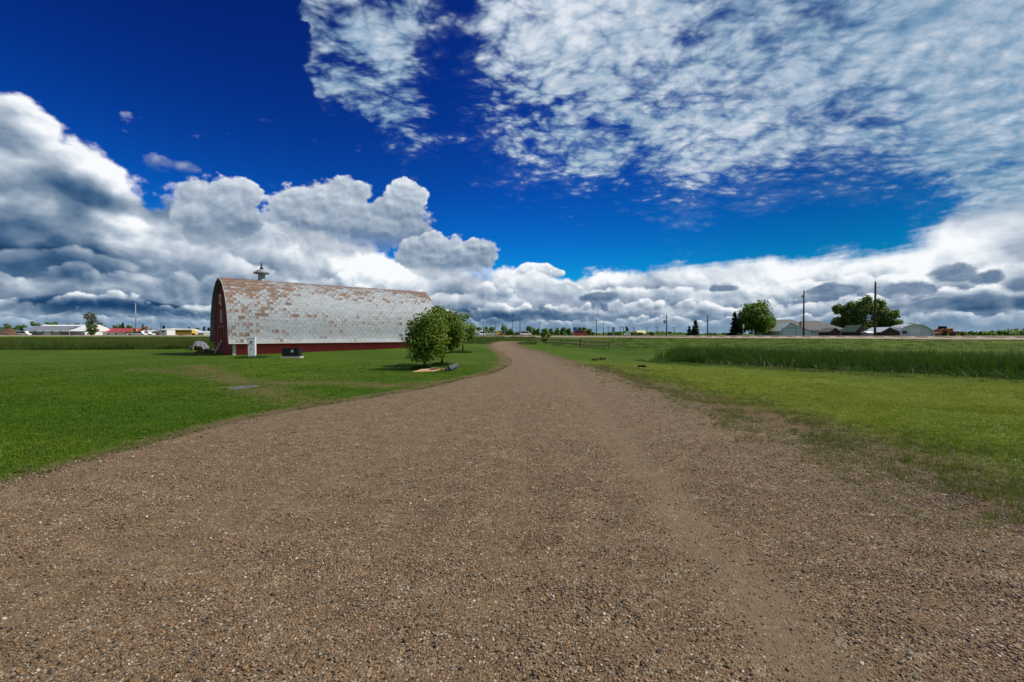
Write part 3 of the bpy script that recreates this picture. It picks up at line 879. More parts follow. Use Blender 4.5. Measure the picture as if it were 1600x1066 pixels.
# gable openings
mb = MB(); mb.box(WX - .06, WX - .025, dy0 - .16, dy0, -.05, door_top + .16); mb.box(WX - .06, WX - .025, dy1, dy1 + .16, -.05, door_top + .16); mb.box(WX - .062, WX - .027, dy0, dy1, door_top, door_top + .16)
fr = mb.build('door_frame', m_greywood, barn)
mb = MB()
for i in range(6):
    w_ = (dy1 - dy0) * .62 / 6
    y_ = dy0 + (dy1 - dy0) * .38 + i * w_
    mb.box(WX + .02 + .004 * (i % 2), WX + .05, y_ + .006, y_ + w_ - .006, .02, door_top - .02)
MB().box(WX + .9, WX + .95, dy0 - .3, dy1 + .3, -.1, door_top + .3).build('interior_shade_sheet', m_dark, barn)  # near-black sheet behind the opening, painting in the shade inside the barn
mb.build('door', m_redwood, barn)
def slot(pxc, py0, py1, w_):
    yc, D_ = gable_px(pxc)
    yc = min(yc, BW * .62)
    z0, z1 = top_z(py1, D_), top_z(py0, D_)
    f_ = MB(); f_.box(WX - .06, WX - .026, yc - w_ / 2, yc - w_ / 2 + .10, z0, z1); f_.box(WX - .06, WX - .026, yc + w_ / 2 - .10, yc + w_ / 2, z0, z1)
    f_.box(WX - .062, WX - .028, yc - w_ / 2 + .1, yc + w_ / 2 - .1, z1 - .1, z1); f_.box(WX - .062, WX - .028, yc - w_ / 2 + .1, yc + w_ / 2 - .1, z0, z0 + .1)
    w = f_.build('window', m_whitewood, barn)
    MB().box(WX - .03, WX - .024, yc - w_ / 2 + .1, yc + w_ / 2 - .1, z0 + .1, z1 - .1).build('window_board', m_greywood, w)
slot(343.0, 461, 475, 0.85)
slot(346.6, 484, 504, 0.85)
slot(346.4, 474, 478, 0.45)
# ridge ventilator
_k = (409.5 - 800) / F0
rid = BN + bfy * (BW / 2)
tx = (_k * rid.y - rid.x) / (bfx.x - _k * bfx.y)
vent = MB().lathe([(.36, -.25), (.34, .0), (.30, .12), (.29, .58)], (tx, BW / 2, RZ_), 18).build('ventilator', m_galv, barn, smooth=False)
MB().lathe([(.31, .58), (.66, .64), (.68, .74), (.60, .80), (.50, .80)], (tx, BW / 2, RZ_), 18).build('hood_ring', m_galv, vent)
MB().lathe([(.54, .80), (.46, .90), (.28, 1.00), (.12, 1.06), (.10, 1.10)], (tx, BW / 2, RZ_), 18).build('cap', m_galv, vent)
MB().lathe([(.13, 1.08), (.17, 1.14), (.10, 1.24), (.05, 1.36), (.09, 1.42), (.03, 1.50), (.008, 1.72)], (tx, BW / 2, RZ_), 10).build('finial', m_black_metal, vent)
# loose board in the doorway
pl_ = thing('loose_board', 'pale board leaning diagonally across the barn doorway', 'board', BN + bfx * (WX - .55) + bfy * (dy0 + .8), BA)
MB().tube([(0, .5, 0.02), (.45, -.35, 1.25)], .06, 4).build('board', m_whitewood, pl_)

# ------------------------------------------------------------------ on the lawn by the barn
c = hit(394, 559.5)
pd = thing('electrical_pedestal', 'tall white metal utility box standing in the grass before the barn wall', 'utility box', c, 0.25)
hh = 31.5 / F0 * c.y; ww = 10.5 / F0 * c.y
MB().box(-ww / 2, ww / 2, -.13, .13, -.05, hh).build('cabinet', m_white_metal, pd, bevel=.015)
MB().box(-ww / 2 - .015, ww / 2 + .015, -.145, .145, hh, hh + .035).build('cap', m_white_metal, pd, bevel=.01)
MB().lathe([(.072, 0), (.075, .05), (.06, .10)], (0, 0, 0), 14).build('meter', m_glass, pd).matrix_local = Matrix.Translation((0, -.13, hh * .80)) @ Matrix.Rotation(math.pi / 2, 4, 'X')
MB().box(-.03, .03, -.15, -.131, hh * .44, hh * .50).build('latch', m_black_metal, pd)
MB().box(.05, .09, -.145, -.131, hh * .66, hh * .72).build('screw_plate', m_galv, pd)

c = hit(456, 559.5)
tr_ = thing('transformer_box', 'low black utility cabinet with a white sticker on a concrete pad', 'utility box', c, 0.15)
w2, h2_ = 25 / F0 * c.y, 13 / F0 * c.y
MB().box(-w2 / 2 - .1, w2 / 2 + .1, -.36, .5, -.08, .10).build('pad', m_concrete, tr_, bevel=.012)
MB().box(-w2 / 2, w2 / 2, -.28, .42, .10, .10 + h2_ * .92).build('cabinet', m_black_metal, tr_, bevel=.02)
MB().prism([(-.32, .10 + h2_ * .92), (.45, .10 + h2_ * .92), (.45, .10 + h2_ * .98), (-.32, .10 + h2_ * 1.02)], 'x', -w2 / 2 - .03, w2 / 2 + .03).build('lid', m_black_metal, tr_, bevel=.01)
MB().box(w2 * .03, w2 * .17, -.288, -.281, .10 + h2_ * .52, .10 + h2_ * .84).build('sticker', m_label, tr_)

# crumpled sheet of metal by the left end of the barn
c = hit(312, 547)
sc_ = thing('scrap_metal_hood', 'dented grey metal hood lying in the grass left of the barn', 'scrap metal', c, 0.3)
R_ = 11.5 / F0 * c.y
vs, fs = [], []
for i in range(13):
    for j in range(17):
        a_, b2 = math.pi * j / 16, -1.0 + 2.0 * i / 12
        r_ = R_ * (1 - .25 * abs(b2) ** 3) * (1 + .07 * math.sin(5 * a_ + 3 * b2) + .05 * math.sin(9 * b2 + 2 * a_))
        vs.append((r_ * math.cos(a_) * 1.05, b2 * R_ * .9, max(-.05, r_ * math.sin(a_) * 1.15 * (1 - .35 * b2 * b2))))
for i in range(12):
    for j in range(16): fs.append((i * 17 + j, i * 17 + j + 1, (i + 1) * 17 + j + 1, (i + 1) * 17 + j))
so = MB().add([(x_ + rng.normal(0, .03), y_ + rng.normal(0, .03), z_ + rng.normal(0, .03) * (z_ > .1)) for x_, y_, z_ in vs], fs).build('shell', plain('dull_sheet_metal', (0.17, 0.18, 0.20), .75, .25, .4, 2.5), sc_)
so.modifiers.new('thick', 'SOLIDIFY').thickness = .04
MB().tube([(-R_ * .5, -R_ * .95, 0), (-R_ * .45, -R_ * .9, R_ * .7)], .10, 8).build('post', m_greywood, sc_)
c2 = hit(322, 551)
mo = MB(); vs = []
for i in range(60):
    a_, r_ = rng.uniform(0, 6.28), rng.uniform(0, 1)
    M = Matrix.Translation((math.cos(a_) * r_ * .9, math.sin(a_) * r_ * .5, .04 + .12 * (1 - r_))) @ Euler(tuple(rng.uniform(0, 3, 3))).to_matrix().to_4x4()
    mo.box(-.14, .14, -.09, .09, -.06, .06, M)
m_soil = plain('bare_soil', (0.16, 0.085, 0.045), 0.95, 0.1, 0.35, 2.0)
o = mo.build('soil_heap', m_soil); o.location = c2; tag(o, 'small heap of reddish soil beside the grey metal hood', 'soil heap')

# tan plywood sheet and pipe end by the trees
c = hit(668, 581)
m_ply = plain('plywood', (0.46, 0.31, 0.16), 0.85, 0.15, 0.2, 2.5)
o = thing('plywood_sheet', 'tan plywood sheet lying on the grass below the two small trees', 'plywood sheet', c + Vector((0, 0, .05)), .12)
s1 = MB().prism([(-.75, -.28), (.28, -.36), (.62, .05), (.45, .30), (-.30, .34)], 'z', 0, .03).build('sheet', m_ply, o); s1.rotation_euler = (.12, -.05, 0)
s2 = MB().prism([(-.30, -.14), (.42, -.10), (.48, .16), (-.2, .20)], 'z', 0, .03).build('broken_piece', m_ply, o); s2.location = (.42, .10, .09); s2.rotation_euler = (-.1, .1, .3)
c = hit(703, 580)
o = thing('culvert_end', 'grey corrugated pipe end lying by the driveway edge near the trees', 'pipe', c, .75)
mb = MB()
for i in range(9): mb.tube([(i * .055, 0, .12), (i * .055 + .055, 0, .125)], [.125 if i % 2 else .14, .14 if i % 2 else .125], 14, cap=(i in (0, 8)))
cu = mb.build('pipe', plain('dull_pipe', (0.13, 0.135, 0.14), .8, .2, .35, 4.0), o); cu.rotation_euler = (0, -.32, 0)
MB().lathe([(.10, 0), (.11, .06), (.07, .16)], (-.17, .02, 0), 9).build('stone', m_black_metal, o)
# clods in the right-hand grass
for px, py, lb in ((929, 563.5, 'dark dirt clod in the grass nearest the driveway edge'), (941, 562, 'dark dirt clod just right of the clod by the driveway'), (1005, 574, 'dark dirt clod farthest right on the mown grass below the cattails')):
    c = hit(px, py); mb = MB()
    for i in range(14):
        M = Matrix.Translation(tuple(rng.normal(0, 1, 3) * (.13, .07, .02))) @ Euler(tuple(rng.uniform(0, 3, 3))).to_matrix().to_4x4()
        s_ = rng.uniform(.03, .08); mb.box(-s_, s_, -s_ * .8, s_ * .8, -s_ * .6, s_ * .6, M)
    o = mb.build('dirt_clod', plain('clod', (0.05, 0.035, 0.022), .95, .1, .3)); o.location = c + Vector((0, 0, .04)); tag(o, lb, 'dirt clod', 'dirt clods in the mown grass')

# puddles
m_water, k, b, o_ = material('puddle_water', 0.06, 0.5)
k.put(b.inputs['Base Color'], (0.05, 0.042, 0.032))
def puddle(px, py, wpx, hpx, lift=.012):
    c = hit(px, py); n_ = 40; w_ = wpx / F0 * c.y; y0 = hit(px, py + hpx).y; y1 = hit(px, py - hpx).y
    pts = []
    for i in range(n_):
        a_ = 2 * math.pi * i / n_; r_ = 1 + .07 * math.sin(3 * a_ + 1) + .05 * math.sin(5 * a_) + .04 * math.sin(9 * a_)
        x_, y_ = c.x + w_ * r_ * math.cos(a_), c.y + (y1 - y0) / 2 * r_ * math.sin(a_)
        pts.append((x_, y_))
    zz = max(tz(*p_) for p_ in pts) + lift
    vs = [(x_, y_, zz) for x_, y_ in pts]
    o = MB().add(vs, [tuple(range(n_))]).build('puddle', m_water)
    tag(o, kind='structure'); return c
puddle(376, 606, 23, 3.6)

# ------------------------------------------------------------------ trees
def leaf_material(name, dark, light, accent=None, trans=0.45, accent_amt=0.08):
    m = bpy.data.materials.new(name); m.use_nodes = True; nt = m.node_tree; nt.nodes.clear(); k = G(nt)
    r = attr(k, 'rnd'); n_ = k.noise(geo_pos(k), .9, 3, .6)
    c = k.mix((r * .7 + (n_ - .5) * .8 + .15).clamp(), dark, light)
    if accent: c = k.mix(k.sstep(attr(k, 'rnd2'), 1 - accent_amt, 1 - accent_amt + .02), c, accent)
    d = k.new('ShaderNodeBsdfPrincipled'); k.put(d.inputs['Base Color'], c); d.inputs['Roughness'].default_value = .5; d.inputs['Specular IOR Level'].default_value = .25
    t_ = k.new('ShaderNodeBsdfTranslucent'); k.put(t_.inputs['Color'], k.mix(1.0, c, (1.5, 1.6, .6), 'MULTIPLY'))
    s = k.new('ShaderNodeMixShader'); s.inputs[0].default_value = trans
    o = k.new('ShaderNodeOutputMaterial')
    nt.links.new(d.outputs[0], s.inputs[1]); nt.links.new(t_.outputs[0], s.inputs[2]); nt.links.new(s.outputs[0], o.inputs[0])
    return m
m_bark = plain('bark', (0.085, 0.062, 0.048), .95, .1, .35, 6.0)
m_leaf_near = leaf_material('leaf_small_tree', (0.042, 0.085, 0.010), (0.220, 0.310, 0.050), (0.20, 0.075, 0.02), accent_amt=.05)
m_leaf_far = leaf_material('leaf_far_tree', (0.045, 0.088, 0.016), (0.185, 0.275, 0.055))
m_leaf_poplar = leaf_material('leaf_poplar', (0.050, 0.090, 0.020), (0.190, 0.260, 0.070))
m_needle = leaf_material('needles', (0.008, 0.022, 0.010), (0.028, 0.055, 0.022), trans=.15)
m_leaf_pale = leaf_material('leaf_pale', (0.07, 0.075, 0.040), (0.20, 0.20, 0.12))

def leaves_mesh(C, N, size, name, mat, aspect=1.5, seed=0):
    """C: (n,3) leaf centres, N: (n,3) facing directions; folded leaf quads"""
    r = np.random.default_rng(seed); n_ = len(C)
    N = N / (np.linalg.norm(N, axis=1)[:, None] + 1e-9)
    a = np.cross(N, r.normal(0, 1, (n_, 3))); a /= np.linalg.norm(a, axis=1)[:, None] + 1e-9
    b_ = np.cross(N, a)
    s = size * r.uniform(.6, 1.35, (n_, 1))
    L, Wd = a * s * aspect / 2, b_ * s / 2
    bend = N * s * .22
    V = np.stack([C - L, C + Wd - bend, C + L, C - Wd - bend], 1).reshape(-1, 3)
    F = (np.arange(n_)[:, None] * 4 + np.array([0, 1, 2, 3])).tolist()
    me = bpy.data.meshes.new(name); me.from_pydata(V.tolist(), [], F)
    for nm in ('rnd', 'rnd2'):
        A = me.attributes.new(nm, 'FLOAT', 'FACE'); A.data.foreach_set('value', r.uniform(0, 1, n_).astype(np.float32))
    me.materials.append(mat)
    return me
def limb_tree(mb, base, tips, r0, h_split, r):
    """trunk from base to h_split, limbs from the trunk to the given tips"""
    top = Vector((base[0] + r.normal(0, .05), base[1] + r.normal(0, .05), h_split))
    mb.tube([base, (Vector(base) * .5 + top * .5) + Vector((r.normal(0, .03), r.normal(0, .03), 0)), top], [r0 * 1.25, r0, r0 * .8], 8)
    for tp in tips:
        tp = Vector(tp); st = Vector(base).lerp(top, r.uniform(.55, 1.0))
        mid = st.lerp(tp, .5) + Vector((r.normal(0, .12), r.normal(0, .12), .10 * (tp - st).length * .6))
        mb.tube([st, mid, tp], [r0 * .5, r0 * .3, r0 * .08], 5, cap=False)
def tree(name, label, cat, loc, H, rx, crown0, nleaf, leaf, mat, group=None, seed=1, shape='round', r0=None, clumps=40, ry=None, lean=0.0):
    """crown: many leaf clumps hung on limb tips inside an uneven outline"""
    r = np.random.default_rng(seed)
    ry = ry or rx
    o = thing(name, label, cat, loc, 0, group)
    r0 = r0 or H * .018
    cz = (H + crown0) / 2; hz = (H - crown0) / 2
    cl = []
    while len(cl) < clumps:
        p_ = r.normal(0, 1, 3); p_ /= np.linalg.norm(p_); rad = r.uniform(.35, 1.0) ** .6
        q_ = p_ * rad
        zf = (q_[2] + 1) / 2
        k_ = 1.0
        if shape == 'poplar': k_ = .98 + .15 * math.sin(math.pi * min(1, zf)) - .85 * max(0, zf - .45)
        if shape == 'umbrella': k_ = .75 + .4 * zf
        cl.append(np.array([q_[0] * rx * k_ * .88, q_[1] * ry * k_ * .88, cz + q_[2] * hz * .90]))
    cl = np.array(cl)
    # irregular outline: push some clumps out, pull others in
    cl[:, 2] = crown0 + hz * .22 + (cl[:, 2] - cl[:, 2].min()) / (cl[:, 2].max() - cl[:, 2].min()) * (H - crown0 - hz * .44)
    cl[:, :2] *= r.uniform(.78, 1.12, (len(cl), 1)); cl[:, 0] += lean * (cl[:, 2] - crown0)
    mb = MB()
    limb_tree(mb, (0, 0, -.05), [tuple(c_) for c_ in cl[r.choice(len(cl), min(len(cl), 22), replace=False)]], r0, crown0 + hz * .35, r)
    mb.build('trunk', m_bark, o, smooth=True)
    cs = (min(rx, hz) * .26 + .10 * max(rx, hz)) * r.uniform(.75, 1.3, len(cl))
    w = cs ** 2; k_ = r.choice(len(cl), nleaf, p=w / w.sum())
    d = r.normal(0, 1, (nleaf, 3)); d /= np.linalg.norm(d, axis=1)[:, None]
    rad = r.uniform(0, 1, nleaf) ** .45
    C = cl[k_] + d * (rad * cs[k_])[:, None] * np.array([1.1, 1.1, .85])
    C[:, 2] = np.maximum(C[:, 2], .06)
    N = d * .8 + r.normal(0, .6, (nleaf, 3)) + np.array([0, 0, .5])
    co = bpy.data.objects.new('crown', leaves_mesh(C, N, leaf, 'crown', mat, seed=seed)); COL.objects.link(co); co.parent = o
    return o
def spruce(name, label, loc, H, R, n_, size, group=None, seed=1, cat='spruce tree'):
    r = np.random.default_rng(seed)
    o = thing(name, label, cat, loc, 0, group)
    mb = MB().tube([(0, 0, -.05), (0, 0, H * .5), (0, 0, H * .97)], [H * .022, H * .014, H * .003], 7)
    tiers = []
    zz = H * .06
    while zz < H * .95:
        rr = R * (1 - zz / H) ** .85 + .05
        m_ = max(4, int(9 * rr / R))
        for i in range(m_):
            a_ = r.uniform(0, 6.28); L_ = rr * r.uniform(.7, 1.15)
            e = (math.cos(a_) * L_, math.sin(a_) * L_, zz - L_ * .22)
            tiers.append(((0, 0, zz), e)); mb.tube([(0, 0, zz), e], [H * .006, H * .002], 4, cap=False)
        zz += H * .052
    mb.build('trunk', m_bark, o)
    T_ = np.array(tiers); w = np.linalg.norm(T_[:, 1] - T_[:, 0], axis=1); k_ = r.choice(len(T_), n_, p=w / w.sum())
    f = r.uniform(.12, 1.05, n_)[:, None]
    C = T_[k_, 0] * (1 - f) + T_[k_, 1] * f + r.normal(0, 1, (n_, 3)) * R * np.array([.07, .07, .05])
    N = r.normal(0, .5, (n_, 3)) + np.array([0, 0, 1.0])
    C[:, 2] = np.maximum(C[:, 2], .06)
    co = bpy.data.objects.new('crown', leaves_mesh(C, N, size, 'crown', m_needle, 2.2, seed)); COL.objects.link(co); co.parent = o
    return o

# the three young trees beside the driveway
G3 = 'young trees beside the driveway'
c = hit(663, 577.5); H = 92 / F0 * c.y
tree('young_tree', 'small bushy tree nearest the plywood sheet, with low spreading branches', 'tree', c, H, 1.20, .42, 4200, .105, m_leaf_near, G3, 21, 'umbrella', .05, 54, lean=.12)
c = hit(690, 571.5); H = 93 / F0 * c.y
tree('young_tree', 'taller bushy tree with orange-tinted leaves behind the low spreading one', 'tree', c, H, 1.28, .66, 4600, .11, m_leaf_near, G3, 33, 'round', .06, 54, lean=.10)
c = hit(723.5, 551); H = 62 / F0 * c.y
tree('young_tree', 'thin-stemmed young tree standing farthest back by the driveway bend', 'tree', c, H, 1.35, 1.0, 3000, .12, m_leaf_near, G3, 45, 'round', .06, 34)
# long dark grass left unmown round the stems is made with the grass further down

# bush by the rail fence
c = hit(852, 538.5)
tree('bush', 'round green bush standing at the left end of the rail fence', 'bush', c, 26 / F0 * c.y, .75, .15, 1500, .13, m_leaf_near, None, 51, 'round', .04, 26)

# ------------------------------------------------------------------ rail fence
f0, f1, f2, f3 = hit(838, 538.5), hit(871, 540), hit(908, 543.5), hit(953, 546)
fc = thing('rail_fence', 'low grey two-rail wooden fence between the driveway bend and the cattails', 'fence', f0)
posts = [f0, f1, f2, f3]
for i, q_ in enumerate(posts):
    l_ = q_ - f0
    r_ = (.10, .10, .16, .12)[i]
    MB().tube([l_ + Vector((0, 0, -.1)), l_ + Vector((0, 0, 1.02 if i != 2 else 1.15))], r_ * .8, 8).build('post', m_greywood, fc)
for a_, b2 in zip(posts[:-1], posts[1:]):
    for hgt in (.42, .88):
        A_, B_ = a_ - f0 + Vector((0, -.12, hgt)), b2 - f0 + Vector((0, -.12, hgt))
        MB().tube([A_, (A_ + B_) / 2 - Vector((0, 0, .03)), B_], .065, 6).build('rail', m_greywood, fc)

# ------------------------------------------------------------------ beyond the highway: buildings
m_bluegrey = plain('pale_blue_siding', (0.46, 0.53, 0.56), .7, .2, .08, .8)
m_greyroof = plain('grey_shingle_roof', (0.165, 0.155, 0.15), .9, .1, .18, 1.5)
m_paleroof = plain('pale_metal_roof', (0.52, 0.56, 0.58), .5, .4, .08, .8)
m_brownwood = plain('brown_boards', (0.060, 0.040, 0.032), .9, .1, .3, 1.2)
m_redroof = plain('red_metal_roof', (0.36, 0.060, 0.065), .6, .3, .12, .6)
m_greenpaint = plain('green_paint', (0.02, 0.33, 0.22), .5, .3, .1)
m_greywall = plain('grey_siding', (0.30, 0.31, 0.31), .8, .2, .1, .7)
m_whitewall = plain('white_siding', (0.70, 0.70, 0.69), .7, .2, .08, .6)
m_beige = plain('beige_siding', (0.48, 0.44, 0.36), .8, .2, .08, .6)
m_orange = plain('orange_paint', (0.62, 0.20, 0.03), .5, .4, .1)
m_yellowp = plain('yellow_paint', (0.68, 0.40, 0.04), .5, .4, .08)
m_redp = plain('red_paint', (0.50, 0.02, 0.02), .35, .5, .08)
m_whitep = plain('white_car_paint', (0.78, 0.78, 0.78), .3, .5, .04)
m_bluesign = plain('blue_sign', (0.03, 0.16, 0.48), .5, .3, .05)
m_greensign = plain('green_sign', (0.01, 0.10, 0.05), .5, .3, .05)
m_polewood = plain('pole_wood', (0.060, 0.042, 0.034), .9, .1, .3, 3.0)
m_silver = plain('silver_sheet', (0.58, 0.61, 0.64), .45, .4, .12, .6, metal=.2)
m_rustmach = plain('rusty_machine', (0.27, 0.10, 0.045), .8, .2, .35, 1.2)

def px_w(a, D): return a / F0 * D
def gable_shed(name, label, cat, x0, x1, py_eave, py_peak, D, depth, mwall, mroof, axis='y', door=None, windows=(), group=None, peak=.5, rz=0.0, mtrim=None, drop=.3):
    """x0..x1: photo columns of its front; axis y: the gable faces the camera, x: the eave does"""
    c = at((x0 + x1) / 2, D)
    Wd = px_w(x1 - x0, D); he = top_z(py_eave, D) - c.z; hp = top_z(py_peak, D) - c.z
    o = thing(name, label, cat, c, rz, group)
    ov = .25
    if axis == 'y':
        pk = -Wd / 2 + Wd * peak
        MB().prism([(-Wd / 2, -drop), (Wd / 2, -drop), (Wd / 2, he), (pk, hp - .08), (-Wd / 2, he)], 'y', 0, depth).build('wall', mwall, o)
        mb = MB()
        for sx, sign in ((-Wd / 2, -1), (Wd / 2, 1)):
            k_ = (hp - he) / max(.01, abs(pk - sx)); ex = sx + sign * ov; ez = he - k_ * ov
            mb.prism([(pk, hp), (ex, ez), (ex, ez + .14), (pk, hp + .16)] if sign > 0 else [(pk, hp + .16), (ex, ez + .14), (ex, ez), (pk, hp)], 'y', -ov, depth + ov)
        mb.build('roof', mroof, o)
    else:
        MB().box(-Wd / 2, Wd / 2, 0, depth, -drop, he).build('wall', mwall, o)
        MB().prism([(-ov, he - .08), (depth / 2, hp), (depth + ov, he - .08)], 'x', -Wd / 2 - ov, Wd / 2 + ov).build('roof', mroof, o)
    if door:
        dx0, dx1, dtop, md = door
        d0, d1, dz = (dx0 - (x0 + x1) / 2) / F0 * D, (dx1 - (x0 + x1) / 2) / F0 * D, top_z(dtop, D) - c.z
        MB().box(d0, d1, -.07, -.003, -drop, dz).build('door', md, o)
        mb = MB(); mb.box(d0 - .12, d0 - .002, -.09, -.003, -drop, dz + .12); mb.box(d1 + .002, d1 + .12, -.09, -.003, -drop, dz + .12); mb.box(d0, d1, -.088, -.004, dz + .004, dz + .12)
        mb.build('door_frame', mtrim or m_whitewood, o)
    for wx0, wx1, wy0, wy1 in windows:
        a0, a1, z1, z0 = (wx0 - (x0 + x1) / 2) / F0 * D, (wx1 - (x0 + x1) / 2) / F0 * D, top_z(wy0, D) - c.z, top_z(wy1, D) - c.z
        fr_ = MB(); fr_.box(a0 - .1, a0, -.06, -.004, z0 - .1, z1 + .1); fr_.box(a1, a1 + .1, -.06, -.004, z0 - .1, z1 + .1); fr_.box(a0, a1, -.058, -.005, z1, z1 + .1); fr_.box(a0, a1, -.058, -.005, z0 - .1, z0)
        w_ = fr_.build('window', mtrim or m_whitewood, o)
        MB().box(a0, a1, -.03, -.006, z0, z1).build('pane', m_glass, w_)
    return o

# left, the edge of town
ls = gable_shed('long_shed', 'long white metal shed with a green door and a grey lean-to roof', 'shed', 42, 132, 517.5, 507, 216, 16, m_whitewall, m_white_metal, 'x', door=(46.5, 58, 517.5, m_greenpaint))
D = 214.0
lw = px_w(68, D); lx = px_w(60 - 87, D)
zb = ls.location.z
MB().prism([(-6.2, top_z(516.5, D) - zb - .15), (-6.2, top_z(516.5, D) - zb + .05), (-.06, top_z(509.5, D) - zb + .05), (-.06, top_z(509.5, D) - zb - .15)], 'x', lx, lx + lw).build('lean_to_roof', m_galv, ls)
for i in range(6):
    x_ = lx + .2 + (lw - .4) * i / 5
    MB().box(x_ - .12, x_ + .12, -6.0, -5.75, -.3, top_z(516.5, D) - zb - .16).build('post', m_greywall, ls)
for i, (a_, b2) in enumerate(((62, 72), (86, 98), (101, 111))):
    MB().box(px_w(a_ - 87, D), px_w(b2 - 87, D), -5.6, -5.5, -.3, top_z(518.5 + i % 2, D) - zb).build('bay_panel', (m_greywall, m_whitewall, m_beige)[i], ls)
gable_shed('red_roofed_building', 'low white building with a long red metal roof, right of the bare tree', 'building', 152, 199, 519, 512.5, 226, 12, m_whitewall, m_redroof, 'x', windows=[(158, 161, 520.5, 523), (168, 171, 520.5, 523), (180, 183, 520.5, 523)])
gable_shed('grey_warehouse', 'grey flat-sided warehouse behind the orange excavator', 'building', 182, 226, 518, 515.5, 240, 14, m_greywall, m_paleroof, 'x', door=(186, 191, 520, m_whitewall))
gable_shed('white_office', 'two-storey white building with dark windows left of the yellow bus', 'building', 249, 260.5, 515, 513.2, 236, 12, m_whitewall, m_white_metal, 'x', windows=[(253, 257, 517.3, 519.3), (253.5, 256.5, 523.3, 525.0)])
gable_shed('white_hall', 'long white-roofed hall stretching behind the yellow bus', 'building', 262, 289, 517.5, 513.5, 244, 14, m_beige, m_white_metal, 'x', door=(263, 267, 519.5, m_greywall), windows=[(272, 274, 519, 521), (279, 281, 519, 521)])
gable_shed('grey_hut', 'small dark grey building between the excavator and the white office', 'building', 236, 248.5, 519, 516, 236, 8, m_greywall, m_greyroof, 'x', windows=[(241, 244, 520.5, 523)])
gable_shed('white_shop', 'small pale building with a low roof left of the far-off end of the barn', 'building', 305, 318, 520, 517.2, 250, 8, m_beige, m_paleroof, 'x')
c = at(14, 206); R0 = 1
vs, fs = [], []
for j in range(7):
    for i in range(24):
        a_ = 2 * math.pi * i / 24; f = j / 6
        r_ = (1 - f) * (1 + .10 * math.sin(3 * a_ + 2 * j) + rng.normal(0, .03))
        vs.append((r_ * px_w(31, 206) * math.cos(a_), r_ * 6 * math.sin(a_), -.4 + (top_z(512.5, 206) - c.z + .4) * f ** 1.05 + rng.normal(0, .06)))
for j in range(6):
    for i in range(24): fs.append((j * 24 + i, j * 24 + (i + 1) % 24, (j + 1) * 24 + (i + 1) % 24, (j + 1) * 24 + i))
m_mound = plain('mound_soil', (0.115, 0.070, 0.042), .95, .1, .3, .5)
o = MB().add(vs, fs).build('dirt_mound', m_mound); o.location = c; tag(o, 'broad brown soil mound at the far left, beside the long white shed', 'dirt mound')

# right, the farmstead
D = 152.0
c = at(1275, D); zb = c.z
hs = thing('farmhouse', 'low farmhouse with a broad grey hipped roof behind the small sheds', 'house', c)
def lx_(px): return px_w(px - 1275, D)
def lz_(py): return top_z(py, D) - zb
MB().box(lx_(1216), lx_(1330), 3.5, 14, -.3, lz_(515.5)).build('wall', m_greywall, hs)
def hip(x0, x1, rx0, rx1, y0, y1, ze, zr, name, mat):
    ym = (y0 + y1) / 2
    vs = [(x0, y0, ze), (x1, y0, ze), (x1, y1, ze), (x0, y1, ze), (rx0, ym, zr), (rx1, ym, zr)]
    return MB().add(vs, [(0, 1, 5, 4), (1, 2, 5), (2, 3, 4, 5), (3, 0, 4), (3, 2, 1, 0)]).build(name, mat, hs)
hip(lx_(1212), lx_(1300), lx_(1236), lx_(1262), 2.8, 15, lz_(515.8), lz_(498.3), 'roof', m_greyroof)
hip(lx_(1258), lx_(1334), lx_(1272), lx_(1300), 1.8, 12, lz_(516.0), lz_(500.5), 'roof', m_greyroof)
MB().box(lx_(1228.5), lx_(1231), 7, 7.8, lz_(507), lz_(496.5)).build('chimney', m_brownwood, hs)
MB().box(lx_(1271), lx_(1296), 2.4, 3.4, -.3, lz_(516.4)).build('front_wall', m_bluegrey, hs)
MB().box(lx_(1286), lx_(1294.5), 2.2, 2.38, -.2, lz_(517.5)).build('garage_door', m_white_metal, hs)
MB().box(lx_(1321.5), lx_(1331.5), .6, 3.4, -.3, lz_(514)).build('porch', m_whitewall, hs)
for a_, b2 in ((1323.5, 1325.5), (1327.5, 1329.5)):
    w_ = MB().box(lx_(a_) - .08, lx_(b2) + .08, .52, .598, lz_(522), lz_(515.6)).build('window', m_whitewood, hs)
    MB().box(lx_(a_), lx_(b2), .50, .519, lz_(521.6), lz_(516)).build('pane', m_glass, w_)
for a_ in (1275, 1280):
    w_ = MB().box(lx_(a_), lx_(a_ + 3), 2.32, 2.398, lz_(521), lz_(518.2)).build('window', m_whitewood, hs)
    MB().box(lx_(a_ + .4), lx_(a_ + 2.6), 2.30, 2.319, lz_(520.7), lz_(518.5)).build('pane', m_glass, w_)
gable_shed('pale_garage', 'pale blue garage with its gable facing the highway, left of the tall pole', 'garage', 1219, 1266, 517.3, 505, 143, 12, m_bluegrey, m_paleroof, 'y', peak=.32, door=(1222, 1243, 513, m_bluegrey), mtrim=m_black_metal)
gable_shed('brown_shed', 'dark brown shed with a low gable in front of the farmhouse porch', 'shed', 1296, 1313, 518.5, 513, 140, 5, m_brownwood, m_greyroof, 'y', door=(1301, 1308, 518.5, m_brownwood), mtrim=m_brownwood)
gable_shed('brown_shed', 'dark brown shed with a steep green-edged roof under the poplars', 'shed', 1336, 1355, 518, 508.5, 144, 6, m_brownwood, plain('mossy_roof', (0.13, 0.17, 0.13), .9), 'y', door=(1341, 1349, 517, m_brownwood), mtrim=m_brownwood)
gable_shed('white_lean_to', 'tiny white-roofed shelter just left of the tallest pole', 'shelter', 1356, 1366, 520, 517.5, 141, 3, m_greywall, m_white_metal, 'x')
